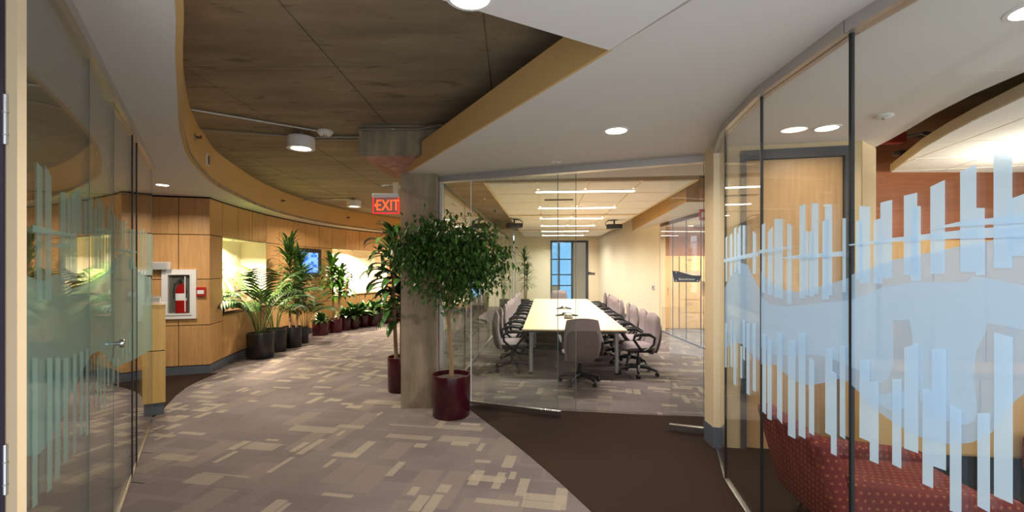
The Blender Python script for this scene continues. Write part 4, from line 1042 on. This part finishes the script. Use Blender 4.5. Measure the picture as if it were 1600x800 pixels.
c_ = cl0 + AX*5.6 + NX*2.75; projector(c_.x, c_.y, R(170), 'black ceiling projector near the ochre beam')

def plaque(x, y, z, rz, wd, label, txt):
    t_ = thing('room_sign', label, 'sign', (x, y, z), rz); h = wd*0.40
    pts = [(-0.5,0.5),(-0.30,0.48),(-0.08,0.30),(0.16,0.12),(0.34,0.08),(0.5,0.10),(0.41,-0.5),(-0.42,-0.5)]
    n = len(pts)
    MB().add([(a*wd,-0.012,b*h) for a,b in pts]+[(a*wd,-0.006,b*h) for a,b in pts], [tuple(range(n)), tuple(range(n,2*n))[::-1]]+[(i,i+n,(i+1)%n+n,(i+1)%n) for i in range(n)]).build('plate', 'plaque', t_)
    MB().box(-0.45*wd,-0.006,-0.45*h,0.45*wd,-0.002,0.47*h).build('backing', 'acrylic', t_)
    for a,b in ((-0.36,0.36),(-0.36,-0.36),(0.36,0.36),(0.36,-0.36)): MB().tube([(a*wd,-0.018,b*h),(a*wd,0.0,b*h)], wd*0.018, 10).build('stud', 'steel', t_)
    me = text_mesh(txt, wd*0.115, 0.0004); me.materials.append(M['label_white'])
    link('lettering', me, t_, (0, -0.0135, -0.24*h), (R(90),0,0)); return t_
X_ = 1.80; q = FX(X_)
plaque(q[0]-FN.x*0.008, q[1]-FN.y*0.008, EYE+(HOR-432)*q[1]/F, math.atan2(-0.384, 1.0), 0.285, 'dark wave-shaped room sign on the glass beside the cream post', 'Boardroom')
plaque(3.42, YB-0.004, EYE+(HOR-427)*YB/F, 0, 0.32, 'small dark wave-shaped sign on the far back wall', 'Boardroom')
wdir = Vector((3.76-4.05, 19.65-12.3)).normalized()
def on_right(px):
    k = (px-800)/F; a_ = Vector((3.995,12.3)); s_ = (k*a_.y-a_.x)/(wdir.x-k*wdir.y); return a_+wdir*s_
for px, py, lb, hh_ in ((933.5,436,'upper white switch plate at the far end of the cream wall',0.2),(933.5,443.5,'lower white switch plate at the far end of the cream wall',0.2),(1021,449,'thermostat plate on the cream wall near the casing',0.14)):
    p = on_right(px); t_ = thing('switch_plate', lb, 'switch', (p.x, p.y, EYE+(HOR-py)*p.y/F), math.atan2(wdir.y, wdir.x)+R(180))
    MB().rbox((0,-0.01,0), (0.16,0.02,hh_), 0.004, 1).build('plate', 'white_metal', t_); MB().box(-0.03,-0.03,-0.05,0.03,-0.02,0.05).build('switch', 'galv', t_)
st = thing('fire_strobe', 'dark red fire alarm strobe under the beam near the cream post', 'fire alarm', (gx(1097,9.2), 9.2, 2.872))
MB().rbox((0,0,-0.11), (0.11,0.07,0.22), 0.01, 2).build('body', 'red_paint', st); MB().box(-0.03,-0.045,-0.16,0.03,-0.035,-0.06).build('lens', 'label_white', st)

# ================================================================== LOUNGE (RIGHT ROOM)
def lounge(loc, rz, label):
    t_ = thing('lounge_chair', label, 'armchair', loc, rz, 'red lounge chairs')
    # local: faces +X
    MB().rbox((0.06,0,0.34), (0.86,0.52,0.16), 0.04, 3).build('seat', 'red_fabric', t_, True)
    def bk(c): return (c.x - 0.26*(c.z+0.28) + 0.0, c.y*(1.0+0.06*(c.z+0.28)), c.z)
    MB().rbox((-0.32,0,0.46), (0.13,0.76,0.56), 0.045, 3, bk).build('backrest', 'red_fabric', t_, True)
    for s_ in (-1, 1):
        def ar(c): return (c.x, c.y, c.z + (0.16*max(0,(-c.x-0.02)) if c.z > 0 else 0) - (0.05*max(0,c.x) if c.z > 0 else 0))
        MB().rbox((0.10,0.325*s_,0.33), (0.88,0.13,0.30), 0.04, 3, ar).build('armrest', 'red_fabric', t_, True)
    for x_ in (-0.24, 0.42):
        for y_ in (-0.26, 0.26): MB().tube([(x_,y_,0.22),(x_+0.05*(1 if x_ > 0 else -1),y_*1.12,0.008)], 0.014, 10).build('leg', 'chrome', t_, True)
    return t_
lounge((2.22, 2.82, 0), R(-6), 'red dotted lounge chair just behind the right glass')
lounge((4.28, 2.95, 0), R(172), 'red lounge chair cut off by the right edge of the picture')
sd = thing('side_table', 'round glass topped side table at the bottom right corner', 'side table', (2.18, 2.14, 0))
MB().lathe([(0,0.418),(0.205,0.418),(0.21,0.425),(0.205,0.432),(0,0.432)], 40).build('top', 'acrylic', sd, True)
MB().tube([(0,0,0.02),(0,0,0.418)], 0.02, 12).build('stem', 'chrome', sd, True)
MB().lathe([(0,0.0),(0.15,0.0),(0.15,0.01),(0.02,0.022),(0,0.022)], 28, (0,0,0.006)).build('base', 'chrome', sd, True)

# ================================================================== PLANTS
def strap_mesh(name, L, Wd, elev, curl, mat, n=7, fold=0.25, wpow=0.6):
    mb = MB(); mb.keep = True; x = z = 0.0; row = []
    for i in range(n+1):
        s_ = i/n; an = R(elev - curl*s_*s_)
        w_ = Wd*0.5*max(0.02, (math.sin(math.pi*min(1, s_*0.93+0.07)))**wpow)
        nx, nz = -math.sin(an), math.cos(an)
        row.append([(x+nx*fold*w_, -w_, z+nz*fold*w_), (x,0,z), (x+nx*fold*w_, w_, z+nz*fold*w_)])
        x += math.cos(an)*L/n; z += math.sin(an)*L/n
    for r_ in row: mb.v += r_
    for i in range(n):
        for k in range(2): mb.f.append((i*3+k, i*3+k+1, i*3+k+4, i*3+k+3))
    return mb.mesh(name, mat, True)
def frond_mesh(name, L, elev, curl, leaflet, mat, n=20):
    mb = MB(); mb.keep = True; x = z = 0.0; pts = []; r2 = random.Random(int(L*100+elev))
    for i in range(n+1):
        s_ = i/n; an = R(elev - curl*s_**1.6); pts.append((x, 0, z, an)); x += math.cos(an)*L/n; z += math.sin(an)*L/n
    mb.tube([p[:3] for p in pts], [0.008*(1-0.8*i/n)+0.001 for i in range(n+1)], 5)
    for i in range(8, n+1):
        px_, _, pz_, an = pts[i]; s_ = (i-8)/(n-8); ll = leaflet*(0.5+0.7*math.sin(math.pi*(0.15+0.8*s_)))
        for sd_ in (-1, 1):
            fw = R(35+30*s_); dx, dy, dz = math.cos(an)*math.cos(fw), sd_*math.sin(fw), math.sin(an)*math.cos(fw)
            dr = 0.35+0.2*r2.random(); w_ = 0.024
            p0 = Vector((px_,0,pz_)); dv = Vector((dx,dy,dz)); pm = p0+dv*ll*0.5+Vector((0,0,-dr*ll*0.10)); pe = p0+dv*ll+Vector((0,0,-dr*ll*0.6))
            wv = Vector((math.cos(an),0,math.sin(an)))*w_
            o = len(mb.v); mb.v += [tuple(p0-wv*0.4), tuple(p0+wv*0.4), tuple(pm+wv), tuple(pm-wv), tuple(pe)]
            mb.f += [(o,o+1,o+2,o+3),(o+3,o+2,o+4)]
    return mb.mesh(name, mat, False)
LEAF = {}
def crown(root, c, meshes, n, spread, scale=1.0, seed=0, avoid=None):
    r2 = random.Random(seed)
    for i in range(n):
        f = i/max(1, n-1); me = meshes[min(len(meshes)-1, int(f*len(meshes)))]
        s_ = scale*r2.uniform(0.75, 1.1)
        yw = (i*2.39996+root.rotation_euler.z) % (2*math.pi)
        if avoid is not None and abs((yw-avoid+math.pi) % (2*math.pi)-math.pi) < R(52): continue
        o = link('leaf', me, root, (c[0]+r2.uniform(-.02,.02), c[1]+r2.uniform(-.02,.02), c[2]-spread*f+r2.uniform(-.03,.03)), (r2.uniform(-.2,.2), r2.uniform(-.15,.15), i*2.39996+r2.uniform(-.3,.3)))
        o.scale = (s_, s_, s_)
def pot(root, r, h, mat, soil=True):
    MB().lathe([(0,0),(r*0.93,0),(r*0.96,0.012),(r,h-0.012),(r*0.99,h),(r*0.93,h),(r*0.92,h-0.05),(0,h-0.055)], 36).build('pot', mat, root, True)
    MB().lathe([(r*0.915,h-0.052),(r*0.6,h-0.035),(0,h-0.03)], 24).build('soil', 'soil', root, True)
def dm(key, *a, **k):
    if key not in LEAF: LEAF[key] = strap_mesh('leaf', *a, **k)
    return LEAF[key]
DR = [dm('d1',0.42,0.12,65,120,'leaf_drac'), dm('d2',0.52,0.14,45,145,'leaf_drac'), dm('d3',0.52,0.14,25,125,'leaf_drac'), dm('d4',0.5,0.13,0,95,'leaf_drac')]
MG = [dm('m1',0.45,0.046,72,70,'leaf_drac',n=5), dm('m2',0.5,0.05,45,90,'leaf_drac',n=5), dm('m3',0.5,0.05,20,95,'leaf_drac',n=5), dm('m4',0.48,0.046,-5,70,'leaf_drac',n=5)]
BR = [dm('b1',0.36,0.07,65,100,'leaf_bright',n=6), dm('b2',0.44,0.08,40,130,'leaf_bright',n=6), dm('b3',0.44,0.08,15,110,'leaf_bright',n=6)]
SH = [dm('s1',0.30,0.10,70,50,'leaf_drac',n=5,wpow=0.9), dm('s2',0.34,0.11,45,80,'leaf_drac',n=5,wpow=0.9), dm('s3',0.34,0.11,20,80,'leaf_palm',n=5,wpow=0.9)]
PF = [frond_mesh('frond',1.40,87,70,0.34,'leaf_palm'), frond_mesh('frond',1.30,81,95,0.34,'leaf_palm'), frond_mesh('frond',1.12,74,105,0.32,'leaf_palm')]
FN_ = [frond_mesh('frond',0.6,70,110,0.16,'leaf_drac'), frond_mesh('frond',0.6,40,110,0.16,'leaf_drac')]
def plant(kind, x, y, r, h, mat, label, seed, hgt=1.0, group='potted plants along the curved wall', z=0.0, n=None, **kw):
    r2 = random.Random(seed); t_ = thing('potted_plant', label, 'plant', (x, y, z), r2.uniform(0, 6.28) if 'rz' not in kw else kw['rz'], group)
    pot(t_, r, h, mat)
    if kind == 'palm':
        for i in range(n or 9):
            me = PF[0 if i < 3 else 1 if i < 6 else 2]; s_ = hgt*r2.uniform(0.85, 1.08)
            an = i*2.39996+r2.uniform(-.3,.3)
            if kw.get('avoid') is not None and abs((an+t_.rotation_euler.z-kw['avoid']+math.pi) % (2*math.pi)-math.pi) < R(60): continue
            o = link('frond', me, t_, (0.06*math.cos(an), 0.06*math.sin(an), h-0.05), (0, 0, an)); o.scale = (s_, s_, s_)
    elif kind in ('drac', 'marg', 'bright'):
        S = {'drac': DR, 'marg': MG, 'bright': BR}[kind]
        canes = kw.get('canes', [(0.03,0.0,hgt)])
        for i, (cx_, cy_, hz) in enumerate(canes):
            MB().tube([(cx_*0.6,cy_*0.6,h-0.05),(cx_*0.9,cy_*0.9,h+(hz-h)*0.5),(cx_,cy_,hz)], [0.028,0.025,0.02], 8).build('cane', 'trunk', t_, True)
            crown(t_, (cx_,cy_,hz+0.02), S, n or 34, kw.get('spread',0.35), kw.get('scale',1.0), seed+i, kw.get('avoid'))
    elif kind == 'shrub':
        crown(t_, (0,0,h+0.02), SH, n or 40, 0.05, hgt*1.25, seed)
        for k in range(3): MB().tube([(0.03*k-0.03,0,h-0.05),(0.05*k-0.05,0.02,h+0.12)], 0.008, 5).build('stem', 'green_stem', t_)
    return t_
BP, MP = 'black_pot', 'maroon'
plant('palm', gx(407,8.6), 8.6, 0.24, 0.47, BP, 'arching palm in the nearest black pot under the first lit niche', 11, 1.12, n=10, rz=0.4)
plant('palm', gx(429,9.25), 9.25, 0.23, 0.46, BP, 'arching palm in the second black pot from the extinguisher wall', 12, 1.05, n=8, rz=1.3)
plant('marg', gx(456,9.75), 9.75, 0.20, 0.44, BP, 'tall spiky dragon tree in a black pot in front of the monitor', 13, n=125, canes=[(-0.04,-0.05,2.12),(0.16,-0.02,1.80)], spread=0.95, scale=1.08, rz=0.2)
plant('palm', gx(474,10.25), 10.25, 0.115, 0.36, BP, 'small palm in the narrow black pot right of the dragon tree', 14, 0.78, n=11, rz=2.2, avoid=R(180))
plant('shrub', gx(501,11.5), 11.5, 0.205, 0.33, MP, 'low spiky plant in the first maroon pot after the black pots', 15, 0.8)
plant('bright', gx(524,11.95), 11.95, 0.18, 0.36, MP, 'bright green corn plant with two canes beside the far niche', 16, n=84, canes=[(-0.06,-0.05,1.85),(0.12,-0.02,1.55)], spread=0.7, scale=1.2, rz=0.1)
plant('shrub', gx(539,12.4), 12.4, 0.16, 0.33, MP, 'low leafy shrub in a maroon pot right after the corn plant', 17, 0.9)
plant('shrub', gx(553,12.7), 12.7, 0.14, 0.34, MP, 'broad leafy shrub in a maroon pot below the purple flowers', 18, 1.25)
plant('shrub', gx(568,13.15), 13.15, 0.16, 0.38, MP, 'dark shrub in a maroon pot left of the wide maroon pot', 19, 1.15)
plant('shrub', gx(587,13.4), 13.4, 0.22, 0.40, MP, 'shrub in the wide maroon pot below the far niche', 20, 1.1)
plant('shrub', gx(603,13.95), 13.95, 0.17, 0.38, MP, 'shrub in a maroon pot just left of the column plant', 21, 1.0)
plant('shrub', gx(618,14.4), 14.4, 0.15, 0.40, MP, 'last maroon potted shrub before the concrete column', 22, 1.0)
big = plant('drac', -1.53, 6.30, 0.19, 0.47, MP, 'tall broad-leaved dracaena in a maroon pot behind the concrete column', 30, n=64, avoid=R(-50), canes=[(-0.12,0.0,2.12),(-0.02,0.10,1.70)], spread=0.75, scale=1.0, group='large potted plants by the column', rz=0.0)
plant('drac', gx(770,14.3)-0.05, 14.3, 0.22, 0.36, MP, 'dracaena in a maroon pot seen through the side glass', 31, n=34, avoid=0.0, canes=[(-0.08,0.0,1.8)], spread=0.7, scale=0.9, group='plants beyond the meeting room glass', rz=0.0)
plant('marg', 0.52, 18.7, 0.2, 0.4, BP, 'dark potted plant in the far left corner of the meeting room', 32, n=70, scale=1.0, canes=[(0,0,2.2),(0.1,0,1.6)], spread=0.7, group='plants beyond the meeting room glass', rz=0.0)
# niche plants
P, B, n_ = nP1; c_ = Vector(P[0]).lerp(Vector(P[-1]), 0.20) + n_*0.24
t_ = thing('potted_fern', 'dark bushy fern on the sill of the first lit niche', 'plant', (c_.x, c_.y, 0.90))
pot(t_, 0.10, 0.13, BP)
for i in range(22):
    o = link('frond', FN_[i % 2], t_, (0,0,0.10), (0,0,i*2.39996)); s_ = rnd.uniform(0.6,0.85); o.scale = (s_,s_,s_)
P, B, n_ = nP2; c_ = Vector(P[0]).lerp(Vector(P[-1]), 0.30) + n_*0.16
t_ = thing('flower_vase', 'slim vase of purple flowers on the sill of the far niche', 'vase', (c_.x, c_.y, 0.90))
MB().lathe([(0,0),(0.07,0),(0.09,0.08),(0.07,0.22),(0.05,0.30),(0.055,0.34),(0.045,0.34),(0.04,0.30),(0,0.3)], 24).build('vase', 'sill_dark', t_, True)
fb = MB(); r2 = random.Random(5)
for i in range(60):
    d = Vector((r2.gauss(0,1), r2.gauss(0,1), r2.gauss(0,0.8))).normalized()*r2.uniform(0.1,0.26); q = Vector((0,0,0.52))+d
    s_ = 0.035; a_ = Vector((r2.uniform(-1,1),r2.uniform(-1,1),r2.uniform(-1,1))).normalized(); b_ = a_.cross(d).normalized()
    fb.add([q-a_*s_, q+b_*s_, q+a_*s_, q-b_*s_, q+d.normalized()*s_], [(0,1,4),(1,2,4),(2,3,4),(3,0,4)])
o = fb.build('flowers', 'petal_purple', t_); o['kind'] = 'stuff'
for i in range(6):
    an = i*1.05; MB().tube([(0,0,0.2),(0.06*math.cos(an),0.06*math.sin(an),0.42),(0.17*math.cos(an),0.17*math.sin(an),0.62)], 0.005, 5).build('stem', 'green_stem', t_)

# weeping fig in front of the column
fig = thing('weeping_fig', 'leafy weeping fig tree in a maroon pot in front of the column', 'plant', (-0.70, 5.25, 0), 0, 'large potted plants by the column')
pot(fig, 0.222, 0.475, MP)
tr = [(0.0,0.0,0.42),(0.005,0,0.6),(-0.01,-0.01,0.85),(-0.03,-0.02,1.1),(-0.02,-0.03,1.3),(-0.03,-0.06,1.55),(-0.02,-0.08,1.8)]
MB().tube(tr, [0.027,0.025,0.022,0.020,0.018,0.014,0.008], 10).build('trunk', 'trunk', fig, True)
r2 = random.Random(21); tips = []
CX = Vector((-0.04, -0.16, 1.74))
def blocked(p):
    x, y = p.x-0.70, p.y+5.25
    return (y > 5.46 and x < -0.88) or y > 5.32-0.384*x or p.z < 0.9
for i in range(64):
    base = Vector(tr[r2.choice((3,4,4,5,5,6))]); th = r2.uniform(0, 2*math.pi); ph = r2.uniform(-0.35, 1.25)
    d = Vector((0.72*math.cos(th)*math.cos(ph), 0.34*math.sin(th)*math.cos(ph), 0.60*math.sin(ph)))*r2.uniform(0.62, 1.0)
    tip = CX + d; mid = base.lerp(tip, 0.5) + Vector((0,0,0.10))
    if blocked(tip): tip.y = min(tip.y, 0.06)
    if i < 16: MB().tube([base, mid, tip], [0.008,0.006,0.003], 5).build('branch', 'trunk', fig, True)
    for k in range(6): tips.append((base.lerp(mid,0.6) if k == 0 else mid.lerp(tip, k/5.0), tip))
fm = MB(); fm.keep = True
for i in range(5600):
    c_, tip = r2.choice(tips); p = c_ + Vector((r2.gauss(0,0.085), r2.gauss(0,0.055), r2.gauss(-0.04,0.09)))
    if blocked(p): continue
    L = r2.uniform(0.05, 0.09); W2 = L*0.25; an = r2.uniform(0, 6.28); dn = R(r2.uniform(15, 85))
    d = Vector((math.cos(an)*math.cos(dn), math.sin(an)*math.cos(dn), -math.sin(dn))); sdv = d.cross(Vector((0,0,1))).normalized(); up = sdv.cross(d)
    if blocked(p + d*L): continue
    m1 = p + d*L*0.4; f_ = W2*0.35; o = len(fm.v)
    fm.v += [tuple(q) for q in (p, m1+sdv*W2+up*f_, p+d*L, m1-sdv*W2+up*f_, m1)]
    fm.f += [(o,o+4,o+1),(o+4,o+2,o+1),(o,o+3,o+4),(o+4,o+3,o+2)]
o = fm.build('foliage', 'leaf_ficus', fig); o['kind'] = 'stuff'
